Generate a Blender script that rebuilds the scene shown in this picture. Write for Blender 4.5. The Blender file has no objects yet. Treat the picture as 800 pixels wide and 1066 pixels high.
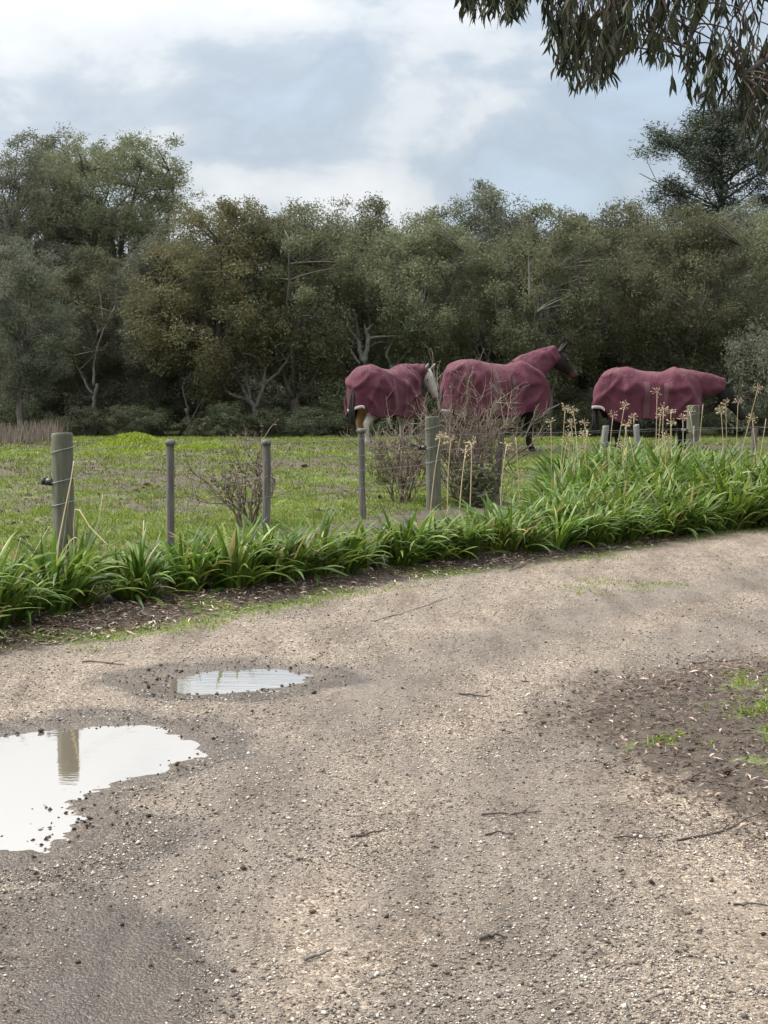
import bpy, bmesh, math, random
import numpy as np
from mathutils import Vector, Matrix, noise as mnoise

R = math.radians
scene = bpy.context.scene
COL = scene.collection
random.seed(7)
PI = math.pi

# ------------------------------------------------------------------ camera, sky, sun, exposure
FPX = 1560.0                       # focal length in pixels of an 800 x 1066 frame
CAMZ = 1.65
PITCH = math.atan((533 - 385) / FPX)
cam_d = bpy.data.cameras.new('camera')
cam_d.sensor_fit = 'VERTICAL'
cam_d.sensor_height = 36.0
cam_d.lens = 36.0 * FPX / 1066.0
cam_d.clip_start = 0.05
cam_d.clip_end = 3000
cam = bpy.data.objects.new('camera', cam_d)
cam.location = (0, 0, CAMZ)
cam.rotation_euler = (PI / 2 - PITCH, 0, 0)
COL.objects.link(cam)
scene.camera = cam

SUN_EL, SUN_AZ = 48.0, -72.0       # azimuth measured from +Y (view direction) towards +X
sd = bpy.data.lights.new('sun', 'SUN')
sd.energy = 2.7
sd.angle = R(11)
sd.color = (1.0, 0.95, 0.88)
sun = bpy.data.objects.new('sun', sd)
sdir = Vector((math.sin(R(SUN_AZ)) * math.cos(R(SUN_EL)), math.cos(R(SUN_AZ)) * math.cos(R(SUN_EL)), math.sin(R(SUN_EL))))
sun.rotation_euler = (-sdir).to_track_quat('-Z', 'Y').to_euler()
sun.location = sdir * 60
COL.objects.link(sun)

scene.view_settings.view_transform = 'Standard'
scene.view_settings.look = 'None'
scene.view_settings.gamma = 1
scene.view_settings.exposure = 0.68
try:
    scene.view_settings.use_curve_mapping = False
except Exception:
    pass
scene.render.engine = 'CYCLES'
scene.cycles.max_bounces = 6
scene.cycles.diffuse_bounces = 3
scene.cycles.glossy_bounces = 3
scene.cycles.transmission_bounces = 3
scene.cycles.transparent_max_bounces = 8
scene.cycles.use_denoising = True
try:
    scene.cycles.denoiser = 'OPENIMAGEDENOISE'
    scene.cycles.denoising_input_passes = 'RGB_ALBEDO_NORMAL'
    scene.cycles.denoising_prefilter = 'ACCURATE'
except Exception:
    pass

world = bpy.data.worlds.new('World')
scene.world = world
world.use_nodes = True


def node(nt, kind, ins=None, **props):
    n = nt.nodes.new(kind)
    for k, v in props.items():
        setattr(n, k, v)
    for k, v in (ins or {}).items():
        if isinstance(v, bpy.types.NodeSocket):
            nt.links.new(v, n.inputs[k])
        else:
            n.inputs[k].default_value = v
    return n


def math_n(nt, op, a, b=None, c=None, clamp=False):
    ins = {0: a}
    if b is not None:
        ins[1] = b
    if c is not None:
        ins[2] = c
    n = node(nt, 'ShaderNodeMath', ins, operation=op)
    n.use_clamp = clamp
    return n.outputs[0]


def mix_c(nt, fac, a, b, blend='MIX'):
    n = nt.nodes.new('ShaderNodeMix')
    n.data_type = 'RGBA'
    n.blend_type = blend
    n.clamp_factor = True
    for idx, v in ((0, fac), (6, a), (7, b)):
        if isinstance(v, bpy.types.NodeSocket):
            nt.links.new(v, n.inputs[idx])
        else:
            if idx != 0 and len(v) == 3:
                v = (*v, 1)
            n.inputs[idx].default_value = v
    return n.outputs[2]


def ramp(nt, fac, stops, interp='LINEAR'):
    n = nt.nodes.new('ShaderNodeValToRGB')
    cr = n.color_ramp
    cr.interpolation = interp
    while len(cr.elements) > 1:
        cr.elements.remove(cr.elements[-1])
    for i, (p, c) in enumerate(stops):
        e = cr.elements[0] if i == 0 else cr.elements.new(p)
        e.position = p
        if isinstance(c, (int, float)):
            c = (c, c, c)
        e.color = (*c, 1) if len(c) == 3 else c
    nt.links.new(fac, n.inputs[0])
    return n.outputs[0]


def noise_n(nt, vec, scale, detail=4, rough=0.55, dist=0.0):
    n = node(nt, 'ShaderNodeTexNoise', {'Vector': vec, 'Scale': scale, 'Detail': detail, 'Roughness': rough, 'Distortion': dist})
    return n.outputs[0]


def build_world():
    nt = world.node_tree
    nt.nodes.clear()
    out = nt.nodes.new('ShaderNodeOutputWorld')
    bg = nt.nodes.new('ShaderNodeBackground')
    bg.inputs['Strength'].default_value = 0.10
    nt.links.new(bg.outputs[0], out.inputs[0])
    sky = nt.nodes.new('ShaderNodeTexSky')
    sky.sky_type = 'NISHITA'
    sky.sun_disc = False
    sky.sun_elevation = R(SUN_EL)
    sky.sun_rotation = R(SUN_AZ)
    sky.air_density = 1.0
    sky.dust_density = 1.2
    sky.ozone_density = 1.5
    tc = nt.nodes.new('ShaderNodeTexCoord')
    d = tc.outputs['Generated']
    mp = node(nt, 'ShaderNodeMapping', {'Vector': d, 'Scale': (1.0, 1.0, 1.9), 'Location': (0.35, 0.0, 0.22)})
    n1 = noise_n(nt, mp.outputs[0], 5.0, 5, 0.5, 0.5)
    n2 = noise_n(nt, mp.outputs[0], 11.0, 6, 0.55, 0.25)
    dens = math_n(nt, 'ADD', math_n(nt, 'MULTIPLY', n1, 0.66), math_n(nt, 'MULTIPLY', n2, 0.34))
    sep = node(nt, 'ShaderNodeSeparateXYZ', {0: d})
    # the bank of cloud thins out towards +X
    thin = math_n(nt, 'MULTIPLY', sep.outputs[0], -0.55)
    dens2 = math_n(nt, 'ADD', dens, thin)
    fac = ramp(nt, dens2, [(0.34, 0.72), (0.48, 0.90), (0.60, 0.98)])
    dot = node(nt, 'ShaderNodeVectorMath', {0: d, 1: tuple(sdir)}, operation='DOT_PRODUCT').outputs['Value']
    glow = math_n(nt, 'POWER', math_n(nt, 'MAXIMUM', dot, 0.0), 9.0)
    dens = math_n(nt, 'MULTIPLY_ADD', math_n(nt, 'MAXIMUM', math_n(nt, 'SUBTRACT', sep.outputs[2], 0.18), 0.0), 1.2, dens)
    shade = ramp(nt, dens, [(0.38, (4.5, 5.25, 6.1)), (0.46, (3.8, 4.35, 5.0)), (0.51, (4.4, 4.9, 5.45)), (0.55, (5.5, 5.85, 6.15)), (0.64, (6.5, 6.7, 6.85))])
    lum = math_n(nt, 'MULTIPLY_ADD', math_n(nt, 'POWER', math_n(nt, 'MAXIMUM', sep.outputs[2], 0.0), 2.0), 3.2, 0.80)   # an overcast sky brightens overhead
    lum = math_n(nt, 'ADD', lum, math_n(nt, 'MULTIPLY', sep.outputs[0], -0.22))
    gl = math_n(nt, 'MULTIPLY_ADD', glow, 2.0, lum)
    cl = node(nt, 'ShaderNodeVectorMath', {0: shade, 1: gl}, operation='MULTIPLY')
    nt.links.new(gl, cl.inputs[1])
    blue = node(nt, 'ShaderNodeVectorMath', {0: sky.outputs[0], 1: (1.0, 1.0, 1.0)}, operation='MULTIPLY').outputs[0]
    col = mix_c(nt, fac, blue, cl.outputs[0])
    nt.links.new(col, bg.inputs['Color'])


build_world()

# ------------------------------------------------------------------ helpers
_cp, _sp = math.cos(PITCH), math.sin(PITCH)


def ray(px, py):
    u, v = (px - 400) / FPX, (533 - py) / FPX
    return np.array([u, _cp + v * _sp, -_sp + v * _cp])


def gp(px, py, z=0.0):
    r = ray(px, py)
    t = (z - CAMZ) / r[2]
    return np.array([r[0] * t, r[1] * t, z])


def at(px, py, y):
    r = ray(px, py)
    t = y / r[1]
    return np.array([r[0] * t, y, CAMZ + r[2] * t])


def np_mesh(name, verts, faces, mats, smooth=False, fmat=None, attrs=None, cols=None):
    verts = np.asarray(verts, dtype=np.float32)
    faces = np.asarray(faces, dtype=np.int32)
    me = bpy.data.meshes.new(name)
    n, k = faces.shape
    me.vertices.add(len(verts))
    me.vertices.foreach_set('co', verts.ravel())
    me.loops.add(n * k)
    me.loops.foreach_set('vertex_index', faces.ravel())
    me.polygons.add(n)
    me.polygons.foreach_set('loop_start', np.arange(0, n * k, k, dtype=np.int32))
    if smooth:
        me.polygons.foreach_set('use_smooth', np.ones(n, dtype=bool))
    for m in mats:
        me.materials.append(m)
    if fmat is not None:
        me.polygons.foreach_set('material_index', np.asarray(fmat, dtype=np.int32))
    me.update(calc_edges=True)
    for an, av in (attrs or {}).items():
        a = me.attributes.new(an, 'FLOAT', 'POINT')
        a.data.foreach_set('value', np.asarray(av, dtype=np.float32))
    if cols is not None:
        a = me.attributes.new('tint', 'FLOAT_COLOR', 'POINT')
        c = np.ones((len(verts), 4), dtype=np.float32)
        c[:, :3] = cols
        a.data.foreach_set('color', c.ravel())
    me.validate()
    return me


class MB:
    """collects quads"""
    def __init__(self):
        self.v, self.f, self.m, self.n = [], [], [], 0

    def add(self, v, f, m=0):
        v = np.asarray(v, dtype=np.float64).reshape(-1, 3)
        f = np.asarray(f, dtype=np.int64)
        self.v.append(v)
        self.f.append(f + self.n)
        self.m.append(np.full(len(f), m))
        self.n += len(v)

    def tube(self, pts, rad, n=6, m=0, cap=True, flat=None):
        pts = np.asarray(pts, dtype=np.float64)
        k = len(pts)
        rad = np.asarray(rad, dtype=np.float64)
        if rad.ndim == 0:
            rad = np.full(k, float(rad))
        t = np.gradient(pts, axis=0)
        t /= np.linalg.norm(t, axis=1)[:, None] + 1e-9
        ref = np.array([0.31, 0.87, 0.38]) if abs(t[0][2]) > 0.8 else np.array([0.05, 0.04, 1.0])
        a = np.cross(t, ref)
        a /= np.linalg.norm(a, axis=1)[:, None] + 1e-9
        b = np.cross(t, a)
        th = np.linspace(0, 2 * PI, n, endpoint=False)
        ring = pts[:, None, :] + rad[:, None, None] * (np.cos(th)[None, :, None] * a[:, None, :] + np.sin(th)[None, :, None] * b[:, None, :])
        v = ring.reshape(-1, 3)
        i = np.arange(k - 1)[:, None] * n
        j = np.arange(n)[None, :]
        j2 = (j + 1) % n
        f = np.stack([i + j, i + j2, i + n + j2, i + n + j], -1).reshape(-1, 4)
        if cap:
            v = np.vstack([v, pts[0], pts[-1]])
            c0, c1 = k * n, k * n + 1
            e = []
            for q in range(0, n, 2):
                e.append([c0, (q + 2) % n, q + 1, q])
                o = (k - 1) * n
                e.append([c1, o + q, o + q + 1, o + (q + 2) % n])
            f = np.vstack([f, np.array(e)])
        self.add(v, f, m)

    def mesh(self, name, mats, smooth=False, **kw):
        if not isinstance(mats, (list, tuple)):
            mats = [mats]
        return np_mesh(name, np.vstack(self.v), np.vstack(self.f), mats, smooth, np.concatenate(self.m), **kw)


def obj(name, me, parent=None, loc=None, rot=None, sc=None):
    o = bpy.data.objects.new(name, me)
    COL.objects.link(o)
    if parent is not None:
        o.parent = parent
    if loc is not None:
        o.location = tuple(float(q) for q in loc)
    if rot is not None:
        o.rotation_euler = rot
    if sc is not None:
        o.scale = (sc, sc, sc) if isinstance(sc, (int, float)) else sc
    return o


def tag(o, label=None, cat=None, group=None, kind=None):
    if label:
        o['label'] = label
    if cat:
        o['category'] = cat
    if group:
        o['group'] = group
    if kind:
        o['kind'] = kind
    return o


def new_mat(name):
    m = bpy.data.materials.new(name)
    m.use_nodes = True
    nt = m.node_tree
    b = nt.nodes['Principled BSDF']
    return m, nt, b


def setin(nt, b, **kw):
    for k, v in kw.items():
        k = k.replace('_', ' ')
        if isinstance(v, bpy.types.NodeSocket):
            nt.links.new(v, b.inputs[k])
        else:
            if k == 'Base Color' and len(v) == 3:
                v = (*v, 1)
            b.inputs[k].default_value = v


def bump(nt, b, h, dist, strength=1.0):
    n = node(nt, 'ShaderNodeBump', {'Height': h, 'Distance': dist, 'Strength': strength})
    nt.links.new(n.outputs[0], b.inputs['Normal'])
    return n


def pos(nt):
    return nt.nodes.new('ShaderNodeNewGeometry').outputs['Position']


def opos(nt):
    return nt.nodes.new('ShaderNodeTexCoord').outputs['Object']


def leaf_mat(name, stops, rough=0.5, transl=0.25, spec=0.4, objvar=0.25):
    """foliage: colour picked per leaf, shifted per plant"""
    m, nt, b = new_mat(name)
    g = nt.nodes.new('ShaderNodeNewGeometry')
    c = ramp(nt, g.outputs['Random Per Island'], stops)
    oi = nt.nodes.new('ShaderNodeObjectInfo')
    v = math_n(nt, 'MULTIPLY_ADD', oi.outputs['Random'], objvar, 1 - objvar / 2)
    n1 = noise_n(nt, opos(nt), 1.1, 3)
    v = math_n(nt, 'MULTIPLY', v, math_n(nt, 'MULTIPLY_ADD', n1, 1.1, 0.45))
    hs = node(nt, 'ShaderNodeHueSaturation', {'Color': c, 'Value': v, 'Saturation': 1.0,
                                             'Hue': math_n(nt, 'MULTIPLY_ADD', oi.outputs['Random'], 0.03, 0.485)})
    setin(nt, b, Base_Color=hs.outputs[0], Roughness=rough)
    b.inputs['Specular IOR Level'].default_value = spec
    if transl:
        tr = node(nt, 'ShaderNodeBsdfTranslucent', {'Color': hs.outputs[0]})
        mx = node(nt, 'ShaderNodeMixShader', {0: transl, 1: b.outputs[0], 2: tr.outputs[0]})
        nt.links.new(mx.outputs[0], nt.nodes['Material Output'].inputs[0])
    return m


def wood_mat(name, dark, light, scale=6.0, stretch=0.12, rough=0.85, bd=0.004):
    m, nt, b = new_mat(name)
    mp = node(nt, 'ShaderNodeMapping', {'Vector': opos(nt), 'Scale': (1, 1, stretch)})
    n1 = noise_n(nt, mp.outputs[0], scale * 4, 6, 0.65, 0.4)
    n2 = noise_n(nt, opos(nt), scale * 0.4, 4, 0.6)
    c = ramp(nt, n1, [(0.3, dark), (0.7, light)])
    c = mix_c(nt, math_n(nt, 'MULTIPLY', n2, 0.45), c, tuple(0.6 * q for q in dark), 'MIX')
    setin(nt, b, Base_Color=c, Roughness=rough)
    bump(nt, b, n1, bd, 0.8)
    return m


# ------------------------------------------------------------------ materials
def ground_material():
    m, nt, b = new_mat('ground_material')
    p = pos(nt)

    def attr(n):
        return node(nt, 'ShaderNodeAttribute', attribute_name=n).outputs['Fac']
    road, mulch, wet, green, track = attr('road'), attr('mulch'), attr('wet'), attr('green'), attr('track')
    # gravel
    vo = node(nt, 'ShaderNodeTexVoronoi', {'Vector': p, 'Scale': 95.0, 'Randomness': 1.0})
    vo2 = node(nt, 'ShaderNodeTexVoronoi', {'Vector': p, 'Scale': 210.0, 'Randomness': 1.0})
    sp = node(nt, 'ShaderNodeSeparateColor', {0: vo.outputs['Color']})
    sp2 = node(nt, 'ShaderNodeSeparateColor', {0: vo2.outputs['Color']})
    g1 = ramp(nt, sp.outputs[0], [(0.0, (0.063, 0.047, 0.037)), (0.4, (0.161, 0.124, 0.092)), (0.75, (0.294, 0.233, 0.171)), (1.0, (0.474, 0.393, 0.300))])
    g2 = ramp(nt, sp2.outputs[1], [(0.0, (0.056, 0.042, 0.034)), (0.45, (0.176, 0.136, 0.101)), (1.0, (0.398, 0.322, 0.240))])
    nf = noise_n(nt, p, 28, 4, 0.6)
    grav = mix_c(nt, ramp(nt, nf, [(0.42, 0.0), (0.6, 1.0)]), g1, g2)
    nbig = noise_n(nt, p, 1.3, 6, 0.62, 0.6)
    nmid = noise_n(nt, p, 7.0, 5, 0.6, 0.3)
    ngr = noise_n(nt, p, 170, 3, 0.75)
    dirtc = mix_c(nt, ramp(nt, ngr, [(0.35, 0.0), (0.68, 1.0)]), (0.052, 0.043, 0.036), (0.188, 0.159, 0.134))
    dfac = math_n(nt, 'ADD', math_n(nt, 'MULTIPLY', nbig, 0.9), math_n(nt, 'MULTIPLY', nmid, 0.45))
    dfac = math_n(nt, 'ADD', dfac, math_n(nt, 'MULTIPLY', track, 0.34))
    grav = mix_c(nt, ramp(nt, dfac, [(0.56, 0.0), (0.90, 0.68)]), grav, dirtc)
    grav = mix_c(nt, math_n(nt, 'MULTIPLY', ramp(nt, nmid, [(0.55, 0.0), (0.75, 1.0)]), 0.30), grav, (0.24, 0.175, 0.125))
    mpt = node(nt, 'ShaderNodeMapping', {'Vector': p, 'Rotation': (0, 0, 0.55), 'Scale': (2.6, 0.55, 1.0)})
    nst = noise_n(nt, mpt.outputs[0], 1.6, 5, 0.62, 0.4)
    grav = mix_c(nt, ramp(nt, nst, [(0.44, 0.0), (0.66, 0.75)]), grav, mix_c(nt, 1.0, grav, (0.56, 0.52, 0.49), 'MULTIPLY'))
    # soil and litter
    soil = mix_c(nt, noise_n(nt, p, 45, 5, 0.7), (0.021, 0.0165, 0.0125), (0.115, 0.088, 0.065))
    moss = mix_c(nt, noise_n(nt, p, 60, 3, 0.7), (0.045, 0.058, 0.018), (0.15, 0.18, 0.045))
    gfac = math_n(nt, 'ADD', green, math_n(nt, 'MULTIPLY', math_n(nt, 'SUBTRACT', noise_n(nt, p, 5.5, 5, 0.65), 0.5), 1.5))
    gfac = ramp(nt, gfac, [(0.42, 0.0), (0.62, 1.0)])
    bx = node(nt, 'ShaderNodeSeparateXYZ', {0: p})
    # bare/dry paddock soil
    dry = mix_c(nt, noise_n(nt, p, 12, 5, 0.7), (0.036, 0.030, 0.016), (0.105, 0.090, 0.050))
    soil = mix_c(nt, mulch, dry, soil)
    soil = mix_c(nt, gfac, soil, moss)
    rf = math_n(nt, 'ADD', road, math_n(nt, 'MULTIPLY', math_n(nt, 'SUBTRACT', noise_n(nt, p, 6.5, 7, 0.75), 0.5), 1.7))
    rf = ramp(nt, rf, [(0.36, 0.0), (0.64, 1.0)])
    col = mix_c(nt, rf, soil, grav)
    # wet ground is darker and shinier
    wf = math_n(nt, 'ADD', wet, math_n(nt, 'MULTIPLY', math_n(nt, 'SUBTRACT', nmid, 0.5), 0.8))
    wf = ramp(nt, wf, [(0.30, 0.0), (0.75, 1.0)])
    col = mix_c(nt, math_n(nt, 'MULTIPLY', wf, 0.85), col, mix_c(nt, 1.0, col, (0.37, 0.34, 0.325), 'MULTIPLY'))
    ro = math_n(nt, 'MULTIPLY_ADD', wf, -0.62, 0.9)
    setin(nt, b, Base_Color=col, Roughness=ro)
    b.inputs['Specular IOR Level'].default_value = 0.35
    h = math_n(nt, 'SUBTRACT', 1.0, vo.outputs['Distance'])
    h2 = math_n(nt, 'SUBTRACT', 1.0, vo2.outputs['Distance'])
    hh = math_n(nt, 'ADD', math_n(nt, 'MULTIPLY', h, 0.6), math_n(nt, 'MULTIPLY', h2, 0.3))
    hh = math_n(nt, 'ADD', hh, math_n(nt, 'MULTIPLY', nf, 0.8))
    bump(nt, b, hh, 0.010, 0.9)
    return m


M = {}
M['ground'] = ground_material()


def water_mat():
    m, nt, b = new_mat('muddy_water')
    p = pos(nt)
    mp = node(nt, 'ShaderNodeMapping', {'Vector': p, 'Scale': (0.6, 2.2, 1.0)})
    n1 = noise_n(nt, mp.outputs[0], 9.0, 3, 0.5)
    setin(nt, b, Base_Color=(0.19, 0.155, 0.115), Roughness=0.03)
    b.inputs['IOR'].default_value = 1.33
    gl = node(nt, 'ShaderNodeBsdfGlossy', {'Color': (0.97, 0.97, 0.97, 1), 'Roughness': 0.02})
    mx = node(nt, 'ShaderNodeMixShader', {0: 0.58, 1: b.outputs[0], 2: gl.outputs[0]})
    nt.links.new(mx.outputs[0], nt.nodes['Material Output'].inputs[0])
    bn = bump(nt, b, n1, 0.002, 0.25)
    nt.links.new(bn.outputs[0], gl.inputs['Normal'])
    return m


M['water'] = water_mat()
M['post'] = wood_mat('weathered_pine', (0.055, 0.055, 0.038), (0.155, 0.152, 0.108), 7)
M['post_end'] = wood_mat('post_end_grain', (0.16, 0.15, 0.11), (0.33, 0.31, 0.24), 9, 1.0)
M['thin_post'] = wood_mat('grey_weathered_wood', (0.035, 0.031, 0.027), (0.21, 0.19, 0.165), 13, 0.05, 0.9, 0.01)
M['pale_post'] = wood_mat('pale_grey_wood', (0.11, 0.107, 0.10), (0.27, 0.262, 0.245), 9)


def plain(name, c, rough=0.6, metal=0.0, var=0.0, scale=30):
    m, nt, b = new_mat(name)
    if var:
        n1 = noise_n(nt, opos(nt), scale, 5, 0.6)
        c = mix_c(nt, n1, tuple(q * (1 - var) for q in c), tuple(min(1, q * (1 + var)) for q in c))
    setin(nt, b, Base_Color=c, Roughness=rough, Metallic=metal)
    return m


M['wire'] = plain('galvanised_wire', (0.24, 0.24, 0.235), 0.6, 0.4)
M['black_plastic'] = plain('black_plastic', (0.015, 0.015, 0.015), 0.4)
M['bark'] = wood_mat('gum_bark', (0.05, 0.043, 0.037), (0.16, 0.14, 0.12), 3, 0.3, 0.9, 0.02)
M['pale_bark'] = wood_mat('pale_dead_wood', (0.075, 0.068, 0.060), (0.22, 0.205, 0.185), 3, 0.3, 0.9, 0.02)
M['dark_bark'] = wood_mat('dark_bark', (0.035, 0.028, 0.023), (0.12, 0.095, 0.08), 3, 0.3, 0.9, 0.02)
M['red_twig'] = wood_mat('reddish_twig', (0.035, 0.020, 0.014), (0.085, 0.045, 0.030), 8, 0.3, 0.8, 0.004)
M['leaf_olive'] = leaf_mat('olive_gum_leaf', [(0, (0.083, 0.094, 0.053)), (0.5, (0.128, 0.136, 0.074)), (0.9, (0.166, 0.170, 0.097)), (1, (0.215, 0.182, 0.115))], 0.68, 0.32, 0.15, objvar=0.55)
M['leaf_grey'] = leaf_mat('grey_green_leaf', [(0, (0.083, 0.092, 0.064)), (0.6, (0.128, 0.134, 0.092)), (1, (0.177, 0.179, 0.131))], 0.68, 0.32, 0.15, objvar=0.55)
M['leaf_rust'] = leaf_mat('rust_tipped_leaf', [(0, (0.087, 0.094, 0.048)), (0.6, (0.140, 0.140, 0.068)), (0.9, (0.182, 0.151, 0.078)), (1, (0.238, 0.151, 0.089))], 0.68, 0.32, 0.15, objvar=0.55)
M['leaf_dark'] = leaf_mat('dark_leaf', [(0, (0.055, 0.068, 0.035)), (0.6, (0.112, 0.130, 0.065)), (1, (0.185, 0.201, 0.099))], 0.55, 0.2)
M['needle'] = leaf_mat('pine_needle', [(0, (0.017, 0.025, 0.014)), (0.6, (0.034, 0.045, 0.024)), (1, (0.056, 0.065, 0.032))], 0.5, 0.15)
M['hang_leaf'] = leaf_mat('hanging_gum_leaf', [(0, (0.018, 0.024, 0.012)), (0.6, (0.036, 0.047, 0.022)), (0.93, (0.058, 0.068, 0.032)), (1, (0.07, 0.045, 0.028))], 0.6, 0.15, 0.2)
M['strap'] = leaf_mat('strap_leaf', [(0, (0.047, 0.086, 0.013)), (0.45, (0.095, 0.156, 0.020)), (0.80, (0.157, 0.228, 0.032)), (0.91, (0.252, 0.303, 0.065)), (0.935, (0.293, 0.233, 0.092)), (1, (0.377, 0.283, 0.148))], 0.42, 0.36, 0.35)
M['mound_weed'] = leaf_mat('mound_weed_leaf', [(0, (0.12, 0.165, 0.014)), (0.5, (0.24, 0.32, 0.028)), (1, (0.33, 0.41, 0.055))], 0.5, 0.4, 0.3, 0)
M['grass'] = leaf_mat('grass_blade', [(0, (0.090, 0.125, 0.020)), (0.5, (0.165, 0.215, 0.030)), (0.88, (0.24, 0.295, 0.055)), (1, (0.28, 0.25, 0.10))], 0.5, 0.35, 0.3, 0)
M['weed'] = leaf_mat('bright_weed_leaf', [(0, (0.095, 0.135, 0.014)), (0.5, (0.19, 0.255, 0.024)), (1, (0.28, 0.34, 0.05))], 0.5, 0.35, 0.3, 0)
M['dry_grass'] = leaf_mat('dry_grass_blade', [(0, (0.060, 0.050, 0.028)), (0.6, (0.12, 0.105, 0.055)), (1, (0.20, 0.175, 0.10))], 0.7, 0.2, 0.2, 0)
M['reed'] = leaf_mat('dry_reed', [(0, (0.11, 0.085, 0.072)), (0.6, (0.19, 0.15, 0.125)), (1, (0.27, 0.225, 0.185))], 0.7, 0.2, 0.2, 0)
M['straw'] = leaf_mat('dry_stalk', [(0, (0.30, 0.225, 0.125)), (0.6, (0.44, 0.35, 0.21)), (1, (0.56, 0.47, 0.31))], 0.6, 0.1, 0.3, 0.2)
M['pod'] = leaf_mat('seed_pod', [(0, (0.26, 0.19, 0.11)), (0.6, (0.42, 0.33, 0.21)), (1, (0.56, 0.46, 0.33))], 0.7, 0.15, 0.3, 0.2)
M['twig'] = leaf_mat('bare_twig', [(0, (0.085, 0.064, 0.046)), (0.6, (0.17, 0.132, 0.098)), (1, (0.28, 0.235, 0.185))], 0.8, 0.0, 0.2, 0.2)
M['litter'] = leaf_mat('leaf_litter', [(0, (0.050, 0.034, 0.025)), (0.4, (0.123, 0.080, 0.055)), (0.7, (0.257, 0.177, 0.128)), (0.85, (0.402, 0.306, 0.231)), (1, (0.693, 0.590, 0.473))], 0.7, 0.1, 0.3, 0)
M['red_litter'] = leaf_mat('brown_bark_litter', [(0, (0.035, 0.024, 0.018)), (0.6, (0.095, 0.060, 0.044)), (0.93, (0.17, 0.115, 0.085)), (1, (0.34, 0.28, 0.22))], 0.7, 0.0, 0.3, 0)
M['stone'] = leaf_mat('gravel_stone', [(0, (0.042, 0.034, 0.030)), (0.3, (0.120, 0.102, 0.085)), (0.6, (0.250, 0.219, 0.176)), (0.9, (0.408, 0.366, 0.297)), (1, (0.575, 0.542, 0.465))], 0.75, 0.0, 0.3, 0)
M['clod'] = leaf_mat('dark_clod', [(0, (0.020, 0.014, 0.009)), (0.6, (0.055, 0.037, 0.026)), (1, (0.110, 0.074, 0.052))], 0.85, 0.0, 0.2, 0)

# ------------------------------------------------------------------ the terrain
# fence line, measured from posts, extended both ways
FENCE = np.array([[-7.2, -0.4], [-2.25, 10.5], [-1.78, 12.2], [-1.09, 13.8], [-0.20, 15.4], [0.53, 16.6], [1.37, 17.6], [2.78, 19.0], [4.13, 20.0], [5.6, 20.9], [14, 25]])
EDGE_PX = [(0, 678), (100, 664), (200, 645), (300, 626), (400, 607), (500, 594), (600, 580), (700, 562), (800, 547)]
EDGE = np.array([gp(x, y)[:2] for x, y in EDGE_PX])
EDGE = np.vstack([[-6.4, -0.6], [-3.7, 5.2], EDGE, [8.5, 20.0], [20, 28.0]])


def seg_sd(P, L):
    """signed distance to an open polyline: positive on the camera's side"""
    best = np.full(len(P), 1e9)
    sg = np.zeros(len(P))
    for a, b in zip(L[:-1], L[1:]):
        d = b - a
        t = np.clip(((P - a) @ d) / (d @ d), 0, 1)
        q = P - (a + t[:, None] * d)
        dist = np.hypot(q[:, 0], q[:, 1])
        s = -(d[0] * (P[:, 1] - a[1]) - d[1] * (P[:, 0] - a[0]))
        up = dist < best - 1e-9
        best = np.where(up, dist, best)
        sg = np.where(up, np.sign(s), sg)
    return best * sg


def poly_sd(P, poly):
    """signed distance to a closed polygon, positive inside"""
    poly = np.asarray(poly)
    best = np.full(len(P), 1e9)
    ins = np.zeros(len(P), bool)
    for a, b in zip(poly, np.roll(poly, -1, 0)):
        d = b - a
        t = np.clip(((P - a) @ d) / (d @ d + 1e-12), 0, 1)
        q = P - (a + t[:, None] * d)
        best = np.minimum(best, np.hypot(q[:, 0], q[:, 1]))
        c = ((a[1] > P[:, 1]) != (b[1] > P[:, 1]))
        with np.errstate(divide='ignore', invalid='ignore'):
            xx = (b[0] - a[0]) * (P[:, 1] - a[1]) / (b[1] - a[1]) + a[0]
        ins ^= c & (P[:, 0] < xx)
    return np.where(ins, best, -best)


_rng0 = np.random.default_rng(3)
_perm = _rng0.random((256, 256))


def vnoise(P, s, seed=0):
    x, y = P[:, 0] * s + 37.3 * seed + 1000, P[:, 1] * s + 91.7 * seed + 1000
    xi, yi = np.floor(x).astype(int), np.floor(y).astype(int)
    fx, fy = x - xi, y - yi
    fx, fy = fx * fx * (3 - 2 * fx), fy * fy * (3 - 2 * fy)
    g = lambda a, b: _perm[a % 256, b % 256]
    return (g(xi, yi) * (1 - fx) + g(xi + 1, yi) * fx) * (1 - fy) + (g(xi, yi + 1) * (1 - fx) + g(xi + 1, yi + 1) * fx) * fy - 0.5


def fbm(P, s, o=4, seed=0):
    r, a = 0, 1
    for i in range(o):
        r = r + a * vnoise(P, s * 2 ** i, seed + i)
        a *= 0.5
    return r


sstep = lambda x, a, b: (lambda t: t * t * (3 - 2 * t))(np.clip((x - a) / (b - a), 0, 1))

P1 = [(-160, 775), (0, 764), (30, 759), (60, 756), (100, 752), (140, 753), (175, 757), (203, 768), (196, 782), (165, 793), (130, 806), (97, 818), (82, 832),
      (100, 848), (92, 868), (55, 884), (20, 889), (-30, 886), (-120, 876), (-240, 840)]
P2 = [(172, 704), (190, 698), (225, 694), (265, 693), (305, 695), (328, 699), (318, 706), (288, 713), (240, 717), (200, 720), (176, 716), (168, 710)]
PUD = [np.array([gp(x, y)[:2] for x, y in pp]) for pp in (P1, P2)]
PATCH = np.array([gp(x, y)[:2] for x, y in [(1050, 672), (860, 682), (770, 693), (700, 698), (645, 712), (598, 735), (585, 752), (610, 775), (660, 800), (735, 838), (820, 868), (1000, 880)]])
MOUND = (at(137, 470, 26.5)[0], 26.5)
MOUND2 = (at(215, 470, 27.5)[0], 27.5)


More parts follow.
